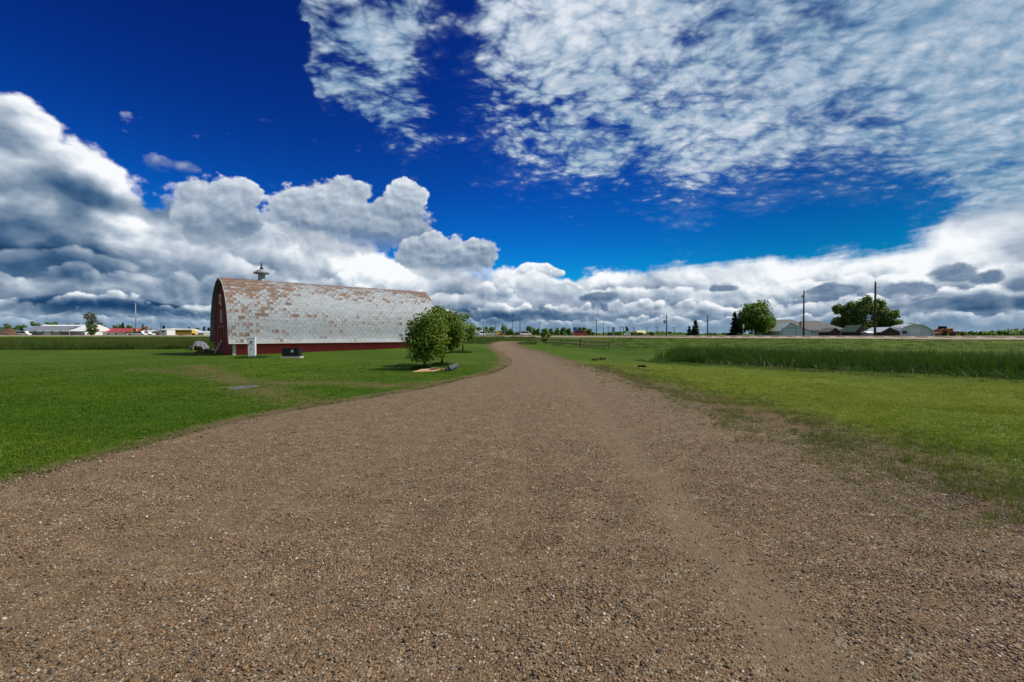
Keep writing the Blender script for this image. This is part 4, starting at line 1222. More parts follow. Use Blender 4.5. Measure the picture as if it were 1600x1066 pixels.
gable_shed('brown_shed', 'wide low brown shed with a pale roof between the tallest pole and the silver hut', 'shed', 1376, 1406, 519, 512, 146, 7, m_brownwood, m_paleroof, 'y', peak=.45, door=(1384, 1392, 519, m_brownwood), mtrim=m_brownwood)
# round silver hut (arched sheet metal), its end wall toward the camera
D = 150.0
c = at(1431, D); zb = c.z
qh = thing('arched_hut', 'silver arched metal hut at the right end of the farmstead', 'hut', c, -.35)
Rw, Rh = px_w(24, D), top_z(506.5, D) - zb
def harc(k_): return [(Rw * k_ * math.cos(math.pi * i / 18), -.3 + (Rh + .3) * k_ * math.sin(math.pi * i / 18) ** .85) for i in range(19)]
oA, iA = harc(1.0), harc(.955)
mb = MB()
NY = 9
for j in range(NY):
    y0, y1 = j * 1.2, j * 1.2 + 1.17
    vs = [(x_, y0, z_) for x_, z_ in oA] + [(x_, y1, z_) for x_, z_ in oA] + [(x_, y0, z_) for x_, z_ in iA] + [(x_, y1, z_) for x_, z_ in iA]
    fs = []
    for i in range(18):
        fs += [(i, i + 1, i + 20, i + 19), (i + 38, i + 57, i + 58, i + 39), (i, i + 38, i + 39, i + 1), (i + 19, i + 20, i + 58, i + 57)]
    MB().add(vs, fs).build('roof_panel', m_white_metal if j < 1 else m_silver, qh)
MB().prism(harc(.94), 'y', .6, .72).build('end_wall', m_silver, qh)
MB().box(-1.4, 1.2, .48, .598, -.3, Rh * .62).build('door', m_white_metal, qh)
MB().box(-3.4, -2.2, .50, .598, Rh * .22, Rh * .45).build('window', m_glass, qh)
# rusty combine and loose machinery
def wheel(mb_, x, y, r, w): mb_.tube([(x, y - w / 2, r), (x, y + w / 2, r)], r, 14)
c = at(1479, 178)
cb = thing('combine_harvester', 'rusty old combine harvester parked right of the silver hut', 'combine harvester', c, .1)
MB().prism([(-2.6, .9), (2.4, .9), (3.0, 1.8), (2.6, 2.9), (-1.2, 3.0), (-2.6, 2.4)], 'y', 0, 2.6).build('body', m_rustmach, cb)
MB().prism([(-1.4, 2.9), (.6, 2.9), (.5, 3.9), (-1.1, 3.9)], 'y', .4, 2.2).build('cab', m_dark, cb)
MB().prism([(-5.0, .3), (-4.0, .2), (-2.5, 1.2), (-2.7, 1.8), (-4.8, 1.2)], 'y', -.8, 3.4).build('header', m_rustmach, cb)
MB().tube([(1.4, 1.2, 2.8), (3.8, .6, 3.2)], .22, 8).build('unloading_pipe', m_yellowp, cb)
for x_, y_, r_ in ((-1.4, -.2, .85), (-1.4, 2.8, .85), (2.2, .1, .5), (2.2, 2.5, .5)):
    mb = MB(); wheel(mb, x_, y_, r_ + .25, .5); mb.build('wheel', m_rubber, cb)
c = at(1463, 180)
o = thing('swather', 'low rust-coloured farm machine between the silver hut and the combine', 'farm machine', c)
MB().prism([(-2.2, .5), (2.0, .5), (2.2, 1.3), (.6, 1.5), (.2, 2.3), (-.9, 2.3), (-1.2, 1.3), (-2.4, 1.1)], 'y', 0, 2).build('body', m_rustmach, o)
for x_ in (-1.3, 1.2):
    mb = MB(); wheel(mb, x_, -.15, .6, .3); mb.build('wheel', m_rubber, o)
c = at(1497, 182)
o = thing('seed_drill', 'low rusty implement trailing right of the combine', 'farm machine', c)
MB().prism([(-2.6, .7), (2.6, .6), (2.4, 1.4), (-1.0, 1.9), (-2.6, 1.6)], 'y', 0, 1.5).build('hopper', m_rustmach, o)
MB().tube([(2.4, .7, .8), (5.2, .7, .5)], .12, 6).build('drawbar', m_rustmach, o)
for x_ in (-1.8, 1.6):
    mb = MB(); wheel(mb, x_, -.15, .55, .25); mb.build('wheel', m_rubber, o)

# ------------------------------------------------------------------ vehicles
def car(name, label, cat, px, D, mat, rz=0.0, kind='car', group=None, L=4.5, dz=0.0):
    c = at(px, D); c.z += dz
    o = thing(name, label, cat, c, rz, group)
    Wd = 1.75 if kind != 'truck' else 1.95
    if kind == 'car':
        MB().prism([(-L / 2, .32), (L / 2, .32), (L / 2, .72), (L * .33, .88), (-L * .40, .92), (-L / 2, .80)], 'y', -Wd / 2, Wd / 2).build('body', mat, o, bevel=.04)
        cab = [(-L * .36, .92), (L * .20, .90), (L * .06, 1.42), (-L * .22, 1.45)]
    elif kind == 'truck':
        L = 5.4
        MB().prism([(-L / 2, .45), (L / 2, .45), (L / 2, .95), (L * .30, 1.10), (-L / 2, 1.10)], 'y', -Wd / 2, Wd / 2).build('body', mat, o, bevel=.04)
        cab = [(-L * .12, 1.10), (L * .24, 1.10), (L * .13, 1.75), (-L * .10, 1.78)]
    else:
        L = 5.2
        MB().prism([(-L / 2, .40), (L / 2, .40), (L / 2, 1.0), (L * .36, 1.15), (-L / 2, 1.15)], 'y', -Wd / 2, Wd / 2).build('body', mat, o, bevel=.04)
        cab = [(-L / 2, 1.15), (L * .34, 1.15), (L * .22, 2.1), (-L / 2 + .1, 2.15)]
    cb_ = MB().prism(cab, 'y', -Wd / 2 + .12, Wd / 2 - .12).build('cabin', mat, o, bevel=.03)
    sh = [(x_ * .9 + .02, z_ if i < 2 else z_ - .10) for i, (x_, z_) in enumerate(cab)]
    sh = [(x_, z_ + .06) if i < 2 else (x_, z_) for i, (x_, z_) in enumerate(sh)]
    MB().prism(sh, 'y', -Wd / 2 + .10, -Wd / 2 + .118).build('side_window', m_glass, o)
    MB().prism(sh, 'y', Wd / 2 - .118, Wd / 2 - .10).build('side_window', m_glass, o)
    for x_ in (-L * .31, L * .32):
        for y_ in (-Wd / 2 + .08, Wd / 2 - .08):
            mb = MB(); wheel(mb, x_, y_, .34, .22); w_ = mb.build('wheel', m_rubber, o)
    return o
car('parked_car', 'white car beside the brown soil mound at the far left', 'car', 37, 206, m_whitep, .1, 'van')
car('parked_car', 'white car parked in front of the orange excavator', 'car', 218, 200, m_whitep, .1, 'van')
car('pickup_truck', 'white pickup truck right of the orange excavator', 'pickup truck', 231, 202, m_whitep, .0, 'truck')
car('parked_car', 'leftmost white car in the yard right of the young trees', 'car', 756, 205, m_whitep, .5, 'van', L=4.4)
car('pickup_truck', 'white pickup truck next to the yellow loader', 'pickup truck', 768, 203, m_whitep, .1, 'truck')
car('parked_car', 'small white car parked alone above the driveway bend', 'car', 821, 200, m_whitep, .3, 'van')
car('red_truck', 'bright red vehicle on the highway below the blue sign', 'truck', 907, 172, m_redp, .15, 'van')
# yellow loader
c = at(779, 210)
o = thing('loader', 'small yellow loader beside the white pickup truck', 'loader', c, .2)
MB().prism([(-1.5, .6), (1.4, .6), (1.4, 1.5), (-1.5, 1.4)], 'y', -.8, .8).build('body', m_yellowp, o)
MB().prism([(-.7, 1.5), (.5, 1.5), (.4, 2.5), (-.6, 2.5)], 'y', -.6, .6).build('cab', m_yellowp, o)
MB().prism([(1.5, .2), (2.3, .1), (2.4, 1.0), (1.7, 1.1)], 'y', -.9, .9).build('bucket', m_orange, o)
for x_ in (-.9, .9):
    for y_ in (-.85, .85):
        mb = MB(); wheel(mb, x_, y_, .5, .35); mb.build('wheel', m_rubber, o)
# yellow bus
c = at(291, 218)
bs = thing('school_bus', 'long yellow bus with a row of dark windows in front of the white hall', 'bus', c, 0.05)
MB().prism([(-4.3, .5), (3.4, .5), (3.4, 2.95), (-4.3, 2.95)], 'y', -1.2, 1.2).build('body', m_yellowp, bs, bevel=.08)
MB().prism([(3.41, .5), (4.8, .5), (4.8, 1.3), (3.41, 1.55)], 'y', -1.05, 1.05).build('bonnet', m_yellowp, bs, bevel=.05)
MB().box(-4.25, 3.35, -1.15, 1.15, 2.96, 3.05).build('roof', m_whitep, bs)
for i in range(9): MB().box(-4.0 + i * .8, -3.35 + i * .8, -1.235, -1.203, 1.75, 2.45).build('window', m_glass, bs)
for x_ in (-2.6, 3.9):
    for y_ in (-1.05, 1.05):
        mb = MB(); wheel(mb, x_, y_, .5, .28); mb.build('wheel', m_rubber, bs)
# orange excavator
c = at(211, 207)
ex = thing('excavator', 'orange excavator with its arm folded, parked before the grey warehouse', 'excavator', c, .05)
for y_ in (-1.2, .7): MB().prism([(-2.0, .1), (2.0, .1), (2.4, .5), (2.0, .9), (-2.0, .9), (-2.4, .5)], 'y', y_, y_ + .6).build('track', m_black_metal, ex)
MB().prism([(-3.4, 1.0), (1.6, 1.0), (1.6, 1.9), (-2.6, 2.1), (-3.4, 1.9)], 'y', -1.3, 1.3).build('body', m_orange, ex, bevel=.05)
cbn = MB().prism([(.1, 1.9), (1.6, 1.9), (1.3, 3.2), (.2, 3.2)], 'y', -1.3, -.2).build('cab', m_orange, ex)
MB().prism([(.35, 2.2), (1.35, 2.2), (1.15, 3.0), (.4, 3.0)], 'y', -1.33, -1.303).build('window', m_glass, cbn)
MB().prism([(1.2, 1.6), (1.8, 1.4), (3.4, 3.6), (5.4, 3.9), (5.3, 4.3), (3.1, 4.1)], 'y', .1, .6).build('boom', m_orange, ex)
MB().prism([(5.0, 4.4), (5.6, 4.2), (4.8, 1.3), (4.4, 1.4)], 'y', .15, .55).build('stick', m_orange, ex)
MB().prism([(4.0, 1.5), (4.9, 1.4), (4.7, .4), (3.7, .5)], 'y', -.2, .9).build('bucket', m_rustmach, ex)
gable_shed('pale_shed', 'pale blue-grey building seen past the thin young tree', 'building', 737, 753, 520, 516.5, 222, 9, m_bluegrey, m_paleroof, 'x', windows=[(741, 743, 521, 523), (746, 748, 521, 523)])
gable_shed('yellow_roofed_shelter', 'far shelter with a pale yellow roof among low trees, mid-picture', 'building', 997, 1010, 520.5, 516.5, 330, 10, m_beige, plain('pale_yellow_roof', (0.62, 0.58, 0.28), .7), 'x')

# ------------------------------------------------------------------ signs
def board_sign(name, label, px, y0, y1, wpx, D, mat, legs=2, group=None, cat='sign', depth=.12):
    c = at(px, D); o = thing(name, label, cat, c)
    w_ = px_w(wpx, D); z0, z1 = top_z(y1, D) - c.z, top_z(y0, D) - c.z
    MB().box(-w_ / 2, w_ / 2, -depth / 2, depth / 2, z0, z1).build('board', mat, o)
    for i in range(legs):
        x_ = 0 if legs == 1 else (-w_ * .32 + w_ * .64 * i)
        MB().tube([(x_, depth, -.3), (x_, depth, z1 - .1)], .07, 6).build('post', m_galv, o)
    return o
board_sign('road_sign', 'blue square sign standing above the red vehicle', 898.5, 511.5, 519.5, 6, 185, m_bluesign)
board_sign('road_sign', 'small dark green highway sign right of the pole with the transformer', 1046.5, 518.3, 521, 5, 150, m_greensign)
board_sign('pylon_sign', 'narrow dark upright sign slab left of the white roadside sign', 958.5, 511.5, 524.5, 3.4, 150, m_greywall, depth=.5)
ws = board_sign('roadside_sign', 'white roadside sign with a dark figure shape, mid-picture', 981.5, 519.5, 526, 8, 128, m_white_metal)
MB().prism([(-.55, 1.1), (-.2, 1.0), (.35, 1.3), (.1, 1.7), (-.25, 2.3), (-.6, 2.5)], 'y', -.12, .12).build('figure', m_black_metal, ws).location = (-.1, -.0, .55)
MB().box(-.72, -.55, -.1, .1, 1.2, 3.2).build('upright', m_white_metal, ws)
board_sign('marker_sign', 'thin white marker board on a post in front of the big leafy tree', 1161.5, 506.5, 513, 2.2, 118, m_white_metal, 1)

# ------------------------------------------------------------------ poles
def pole(label, px, ytop, D, r=.13, arms=(), transf=False, group=None, name='utility_pole', lamp=False, mat=None, side=-1, insul=True, cat='utility pole'):
    c = at(px, D); o = thing(name, label, cat, c, 0, group)
    h = top_z(ytop, D) - c.z
    MB().tube([(0, 0, -.4), (0, 0, h)], [r * 1.15, r * .8], 10).build('shaft', mat or m_polewood, o, smooth=True)
    for dz_, w_ in arms:
        MB().box(-w_ / 2, w_ / 2, -r - .12, -r, h - dz_ - .07, h - dz_ + .07).build('crossarm', mat or m_polewood, o)
        if insul:
            for x_ in (-w_ * .45, w_ * .45): MB().lathe([(.04, 0), (.07, .06), (.05, .14), (.07, .18), (.02, .24)], (x_, -r - .06, h - dz_ + .07), 8).build('insulator', m_galv, o)
    if not arms and insul and not lamp:
        MB().lathe([(.04, 0), (.08, .08), (.05, .16), (.08, .22), (.02, .30)], (0, 0, h), 8).build('insulator', m_galv, o)
    if transf:
        MB().lathe([(.10, 0), (.30, .05), (.30, .75), (.24, .85), (.06, .95)], (side * (r + .34), 0, h - 2.3), 12).build('transformer', m_galv, o)
        MB().tube([(side * r, 0, h - 1.7), (side * (r + .10), 0, h - 1.7)], .05, 6).build('bracket', m_galv, o)
    if lamp:
        MB().tube([(0, 0, h - .2), (side * .5, 0, h + .2), (side * 1.6, 0, h + .25)], .05, 6).build('lamp_arm', mat or m_galv, o)
        MB().box(side * 1.3 - .3, side * 1.3 + .3, -.14, .14, h + .10, h + .24).build('lamp_head', m_galv, o)
    return o, h
GP = 'utility poles along the highway'
pa, ha = pole('tallest dark utility pole, standing before the poplars with a bracket lamp', 1367, 441.5, 78, .17, (), False, GP)
MB().tube([(.15, 0, ha - 1.0), (.55, 0, ha - .75), (.8, 0, ha - .8)], .035, 6).build('lamp_arm', m_galv, pa)
MB().lathe([(.16, -.12), (.12, .02), (.04, .08)], (.8, 0, ha - .88), 10).build('lamp_head', m_galv, pa)
pb, hb = pole('dark utility pole rising in front of the pale blue garage', 1255.5, 455, 92, .15, (), False, GP)
MB().lathe([(.03, 0), (.16, .10), (.12, .42), (.03, .55)], (-.34, 0, hb - 1.35), 10).build('cutout', m_galv, pb)
MB().box(-.34, -.12, -.04, .04, hb - 1.0, hb - .92).build('bracket', m_galv, pb)
pc, hc = pole('slim utility pole carrying a round transformer, left of the green sign', 1041.5, 491, 112, .13, (), True, GP)
pd_, hd = pole('bare utility pole between the dark spruces and the big leafy tree', 1105.5, 494, 108, .13, (), False, GP)
GF = 'thin far poles beyond the highway'
pole('tall far pole just right of the red vehicle', 931.8, 497.5, 170, .14, [(.7, 2.4)], group=GF)
pole('far pole with a crossarm, second right of the red vehicle', 942.6, 504.5, 200, .14, [(.5, 2.6)], group=GF)
pole('thin far pole left of the dark sign slab', 950.2, 510, 230, .14, [(.4, 2.4)], group=GF)
pole('thin far pole between the dark sign slab and the white roadside sign', 968.8, 510, 230, .14, [(.4, 2.4)], group=GF)
pole('thin far pole immediately left of the white roadside sign', 974.0, 511, 245, .14, [(.4, 2.4)], group=GF)
pole('thin far pole left of the yellow-roofed shelter', 990.2, 511.5, 245, .14, [(.4, 2.4)], group=GF)
pole('far crossarm pole right of the yellow-roofed shelter', 1010.6, 511.5, 240, .14, [(.4, 2.6)], group=GF)
pole('thin far pole standing alone left of the transformer pole', 1026.6, 511, 250, .14, [(.4, 2.4)], group=GF)
pole('thin far pole right of the green highway sign', 1053.4, 511, 260, .14, [(.4, 2.4)], group=GF)
pole('dark far pole above the driveway bend, between two groups of trees', 812.5, 497.5, 185, .15, [(.7, 2.4)], group=GF)
pole('pale far pole left of the dark pole above the driveway bend', 800.5, 499, 210, .13, [(.6, 2.0)], group=GF)
pole('faint far pole right of the dark pole above the driveway bend', 842.5, 503, 240, .13, [(.5, 2.2)], group=GF)
pole('far pole showing over the white pickup truck', 774.5, 503, 250, .13, [(.5, 2.2)], group=GF)
pole('dark street lamp in the yard right of the young trees', 755.5, 504, 160, .10, lamp=True, name='street_lamp', mat=m_black_metal, side=1, cat='street lamp')
pole('slender pale radio mast behind the orange excavator', 212.3, 474, 232, .20, insul=False, name='radio_mast', mat=m_galv, cat='mast')
pole('thin pole left of the radio mast, above the red roof', 183.5, 506.5, 245, .13, [(.5, 2.2)], group='far poles at the edge of town')
pole('thin pole above the white office at the edge of town', 251.5, 505, 250, .13, [(.5, 2.2)], group='far poles at the edge of town')

# overhead wires between the poles along the highway
def wire(label, p_, q_, sag):
    p_, q_ = Vector(p_), Vector(q_)
    pts = [p_.lerp(q_, i / 12) - Vector((0, 0, sag * 4 * (i / 12) * (1 - i / 12))) for i in range(13)]
    o = MB().tube(pts, .011, 4, cap=False).build('overhead_wire', m_black_metal); tag(o, label, 'wire', 'overhead wires along the highway')
topv = lambda o, h: o.location + Vector((0, 0, h))
wire('overhead wire between the tallest pole and the pole before the garage', topv(pa, ha), topv(pb, hb), .5)
wire('overhead wire from the garage pole to the bare pole by the spruces', topv(pb, hb), topv(pd_, hd), .7)
wire('overhead wire between the bare pole and the transformer pole', topv(pd_, hd), topv(pc, hc), .5)

# ------------------------------------------------------------------ far trees
spruce('spruce_tree', 'small thin spruce just left of the larger dark spruce', at(1076.8, 150), px_w(16.5, 150), px_w(4, 150), 900, .30, 'roadside spruces', 61)
spruce('spruce_tree', 'dark conical spruce standing alone beyond the highway', at(1086.5, 146), px_w(26, 146), px_w(7.5, 146), 2200, .34, 'roadside spruces', 62)
spruce('spruce_tree', 'grey-green spruce at the left side of the big leafy tree', at(1147.5, 150), px_w(39, 150), px_w(8, 150), 2400, .36, 'trees left of the garage', 63)
GB = 'trees left of the garage'
tree('leafy_tree', 'large round leafy tree, the biggest left of the pale garage', 'tree', at(1181, 148), px_w(55, 148), px_w(27, 148), .6, 5200, .50, m_leaf_far, GB, 71, 'round', clumps=60)
tree('leafy_tree', 'narrow leafy tree squeezed between the spruce and the biggest tree', 'tree', at(1158, 153), px_w(40, 153), px_w(10, 153), .5, 1600, .48, m_leaf_far, GB, 72, 'round', clumps=26)
tree('leafy_tree', 'lower leafy tree at the right edge, nearest the pale garage', 'tree', at(1199, 151), px_w(33, 151), px_w(13, 151), .5, 1800, .48, m_leaf_far, GB, 73, 'round', clumps=26)
GQ = 'poplars behind the sheds'
tree('poplar_tree', 'dark leafy tree at the left end of the poplar group', 'tree', at(1312, 176), px_w(51, 176), px_w(12, 176), .3, 4200, .52, m_leaf_far, GQ, 81, 'poplar', clumps=36)
tree('poplar_tree', 'second tree from the left in the poplar group', 'tree', at(1330, 174), px_w(57, 174), px_w(13, 174), .3, 4200, .52, m_leaf_far, GQ, 82, 'poplar', clumps=34)
tree('poplar_tree', 'tall pale poplar just left of the tallest pole', 'tree', at(1352, 170), px_w(66, 170), px_w(14, 170), .3, 5600, .50, m_leaf_poplar, GQ, 83, 'poplar', clumps=42)
tree('poplar_tree', 'green poplar directly right of the tallest pole', 'tree', at(1375, 172), px_w(60, 172), px_w(13, 172), .3, 5000, .50, m_leaf_poplar, GQ, 84, 'poplar', clumps=40)
tree('poplar_tree', 'rightmost and lowest tree of the poplar group', 'tree', at(1391, 170), px_w(42, 170), px_w(12, 170), .3, 3600, .50, m_leaf_poplar, GQ, 85, 'round', clumps=34)
tree('leafy_tree', 'small tree top showing behind the silver hut', 'tree', at(1423, 180), px_w(20, 180), px_w(8, 180), 1.0, 500, .5, m_leaf_poplar, None, 86)
tree('bare_tree', 'thin pale half-bare tree between the white shed and the red roof', 'tree', at(142.5, 214), px_w(40, 214), px_w(8.5, 214), 1.5, 620, .5, m_leaf_pale, None, 87, 'round', .25, clumps=34)
tree('leafy_tree', 'yellowish shrubby tree at the foot of the half-bare tree', 'tree', at(145, 211), px_w(18, 211), px_w(8, 211), .4, 700, .5, m_leaf_poplar, None, 88, clumps=18)

GT = 'dark trees on the skyline at the edge of town'
far = [(8, 506, 26, 'dark tree mass at the left edge behind the soil mound'), (30, 508.5, 18, 'low dark tree between the soil mound and the long shed'), (57, 502.5, 12, 'dark tree top over the left end of the long shed roof'),
       (77, 503, 14, 'wide dark tree top over the middle of the long shed roof'), (87, 502.5, 6, 'narrow dark tree top right of the wide one over the shed'), (107, 505, 5, 'tiny dark tree top over the right part of the long shed'),
       (119, 505, 9, 'dark tree top over the right end of the long shed'), (156, 505, 14, 'dark tree right of the half-bare tree'), (178, 508.5, 12, 'dark tree left of the pole over the red roof'),
       (190, 507, 13, 'dark tree right of the pole over the red roof'), (203, 509, 12, 'green tree just left of the radio mast'), (233, 513, 12, 'low dark tree right of the excavator arm'), (263, 512, 6, 'small dark tree right of the white office spruce'),
       (296, 514, 14, 'low dark tree behind the yellow bus'), (308, 513, 10, 'low tree over the small pale shop')]
for i, (px, y, w_, lb) in enumerate(far):
    D = 285 + 9 * (i % 5)
    tree('far_tree', lb, 'tree', at(px, D), top_z(y, D) - 1.18, px_w(w_ * .58, D), .5, 420, .8, m_leaf_far, GT, 100 + i, clumps=14)
for i, (px, y, w_, lb) in enumerate([(192, 503.5, 2.6, 'pointed dark spruce over the right end of the red roof'), (223.5, 505.5, 3.6, 'pointed dark spruce behind the excavator'), (256, 508, 3, 'pointed dark spruce behind the white office'), (296, 511, 2.6, 'pointed spruce behind the yellow bus'), (319, 510, 2.6, 'pointed spruce left of the barn, the nearer of two'), (326, 511.5, 2.2, 'pointed spruce nearest the barn gable')]):
    D = 270 + 8 * i
    spruce('far_spruce', lb, at(px, D), top_z(y, D) - 1.18, px_w(w_, D), 420, .7, 'spruces at the edge of town', 130 + i)
GM = 'trees beyond the highway in the middle distance'
mid = [(748, 511.5, 11, 'dark tree right of the street lamp base'), (759, 511, 12, 'dark tree over the white cars'), (770, 511.5, 12, 'dark tree over the white pickup truck'), (787, 507.5, 13, 'bright green tree, tallest right of the yellow loader'),
       (796, 515, 12, 'low brownish tree right of the bright green one'), (808, 519.5, 10, 'low shrub at the foot of the dark pole'), (826.5, 509.5, 9, 'dark tree above the small white car'), (834, 513, 9, 'tree right of the dark tree above the white car'), (841, 513.5, 6, 'narrow tree left of the fence bush'),
       (851, 515.5, 9, 'low dark tree behind the fence bush'), (862, 513.5, 8, 'dark tree right of the fence bush'), (871, 512.5, 9, 'dark tree, third left of the blue sign'), (880, 512, 9, 'dark tree, second left of the blue sign'), (889, 512, 9, 'dark tree immediately left of the blue sign'),
       (904, 512, 9, 'dark tree behind the red vehicle'), (913, 512, 9, 'dark tree right of the red vehicle'), (920, 514.5, 9, 'dark sloping tree right of the red vehicle group'), (926, 519.5, 6, 'low shrub ending the tree row by the tall far pole'),
       (955, 520, 9, 'low shrub left of the dark sign slab'), (966, 520, 12, 'low dark shrub between the two roadside signs'), (989, 519.5, 9, 'low dark shrub right of the white roadside sign'), (1000, 519.8, 10, 'low dark shrub before the yellow-roofed shelter'), (1017, 519, 10, 'rounded dark shrub right of the yellow-roofed shelter')]
for i, (px, y, w_, lb) in enumerate(mid):
    D = 245 + 7 * (i % 4)
    tree('far_tree', lb, 'tree', at(px, D), top_z(y, D) - 1.18, px_w(w_ * .62, D), .3, 420, .65, m_leaf_far, GM, 200 + i, 'poplar' if y < 514 else 'round', clumps=14)
GR = 'far trees right of the machinery'
for i, (px, y, w_, lb) in enumerate([(1507, 519.5, 10, 'low far tree right of the rusty implement'), (1519, 518, 11, 'tallest low tree right of the rusty implement'), (1533, 518.5, 10, 'low rounded tree right of the tallest one'), (1546, 521, 14, 'very low tree row piece in the gap at the far right'), (1562, 518, 3.5, 'narrow pointed far tree at the far right'), (1569, 519, 9, 'rounded far tree right of the narrow pointed one'), (1583, 521, 14, 'low far hedge before the right edge'), (1597, 518.5, 13, 'rounded far tree at the right edge of the picture'), (1135, 520.5, 12, 'low brown shrub left of the grey-green spruce'), (1112, 521, 14, 'low shrub right of the bare utility pole'), (1212, 519.5, 7, 'small shrub against the pale garage')]):
    D = 330 if px > 1300 else 165
    tree('far_tree', lb, 'tree', at(px, D), top_z(y, D) - 1.18, px_w(w_ * .62, D), .1, 360, .9 if D > 200 else .45, m_leaf_far, GR if px > 1300 else 'shrubs by the highway', 260 + i, clumps=12)
# a far line of woods round the whole horizon
r = np.random.default_rng(5)
n_ = 26000
an = r.uniform(-math.pi, math.pi, n_); R_ = r.uniform(1500, 1750, n_)
hgt = 5.0 + 3.5 * np.sin(an * 9) + 3 * np.sin(an * 23 + 1) + 2.5 * np.sin(an * 61)
hgt = np.maximum(hgt, 1.2)
C = np.stack([np.sin(an) * R_, np.cos(an) * R_, 1.0 + r.uniform(0, 1, n_) * hgt], 1)
co = bpy.data.objects.new('far_woods', leaves_mesh(C, r.normal(0, 1, (n_, 3)) + np.array([0, -1, .3]), 6.0, 'far_woods', m_leaf_far, 1.2, 9)); COL.objects.link(co)
tag(co, kind='stuff')

# ------------------------------------------------------------------ scattering by geometry nodes: stones, grass, cattails
def scatter(name, pts, rot, scl, idx, protos):
    """one mesh of points; each point carries a small prototype mesh (an instance)"""
    me = bpy.data.meshes.new(name)
    me.from_pydata(np.asarray(pts).tolist(), [], [])
    n_ = len(pts)
    for nm, v in (('rot', rot), ('scl', scl)):
        A = me.attributes.new(nm, 'FLOAT_VECTOR', 'POINT'); A.data.foreach_set('vector', np.asarray(v, np.float32).ravel())
    A = me.attributes.new('kid', 'INT', 'POINT'); A.data.foreach_set('value', np.asarray(idx, np.int32))
    o = bpy.data.objects.new(name, me); COL.objects.link(o); tag(o, kind='stuff')
    pc_ = bpy.data.collections.new(name + '_kinds')
    for i, pm in enumerate(protos):
        po = bpy.data.objects.new('%s_kind_%02d' % (name, i), pm); pc_.objects.link(po)
    ng = bpy.data.node_groups.new(name, 'GeometryNodeTree')
    ng.interface.new_socket('Geometry', in_out='INPUT', socket_type='NodeSocketGeometry')
    ng.interface.new_socket('Geometry', in_out='OUTPUT', socket_type='NodeSocketGeometry')
    N = ng.nodes.new; Lk = ng.links.new
    gi, go = N('NodeGroupInput'), N('NodeGroupOutput')
    ci = N('GeometryNodeCollectionInfo'); ci.inputs['Collection'].default_value = pc_; ci.inputs['Separate Children'].default_value = True; ci.inputs['Reset Children'].default_value = True
    ip = N('GeometryNodeInstanceOnPoints'); ip.inputs['Pick Instance'].default_value = True
    def na(nm, dt):
        a = N('GeometryNodeInputNamedAttribute'); a.data_type = dt; a.inputs['Name'].default_value = nm
        return [s for s in a.outputs if s.enabled][0]
    Lk(gi.outputs[0], ip.inputs['Points']); Lk(ci.outputs[0], ip.inputs['Instance'])
    Lk(na('kid', 'INT'), ip.inputs['Instance Index'])
    er = N('FunctionNodeEulerToRotation'); Lk(na('rot', 'FLOAT_VECTOR'), er.inputs[0]); Lk(er.outputs[0], ip.inputs['Rotation'])
    Lk(na('scl', 'FLOAT_VECTOR'), ip.inputs['Scale']); Lk(ip.outputs[0], go.inputs[0])
    md = o.modifiers.new('scatter', 'NODES'); md.node_group = ng
    return o

# ---- loose stones on the driveway and its weedy edge
m_stone, k, b, o_ = material('pebble', 0.75, 0.3)
rd = obj_rand(k)
sc_ = k.ramp(rd, [(0.0, (0.020, 0.018, 0.017)), (0.10, (0.055, 0.043, 0.034)), (0.20, (0.130, 0.087, 0.050)), (0.40, (0.205, 0.138, 0.080)), (0.56, (0.300, 0.170, 0.078)), (0.66, (0.155, 0.136, 0.116)), (0.80, (0.330, 0.240, 0.150)), (0.90, (0.26, 0.125, 0.065)), (0.97, (0.44, 0.38, 0.30)), (1.0, (0.55, 0.52, 0.46))])
n_ = k.noise(obj_pos(k), 1.6, 4, .6)
k.put(b.inputs['Base Color'], k.mix(1.0, sc_, k.mix(n_, (.6, .6, .6), (1.35, 1.3, 1.25)), 'MULTIPLY'))
protos = []
for i in range(8):
    bm = bmesh.new(); bmesh.ops.create_icosphere(bm, subdivisions=1, radius=.5)
    r = np.random.default_rng(400 + i)
    f1, f2 = r.normal(0, 1, 3), r.normal(0, 1, 3)
    for v in bm.verts:
        p_ = np.array(v.co); v.co = Vector(p_ * (1 + .18 * math.sin(4 * p_ @ f1 + 1) + r.normal(0, .09)) * np.array([1.15, .92, .68]))
    me = bpy.data.meshes.new('pebble'); bm.to_mesh(me); bm.free(); me.materials.append(m_stone)
    me.polygons.foreach_set('use_smooth', [i % 2 == 0] * len(me.polygons)); protos.append(me)
r = np.random.default_rng(77)
def field(n_, ymin, ymax, kmax=1.22, pw=1.0):
    y = ymin + (ymax - ymin) * r.uniform(0, 1, n_) ** pw
    x = r.uniform(-kmax, kmax, n_) * (y + .4)
    return x, y
P_, S_ = [], []
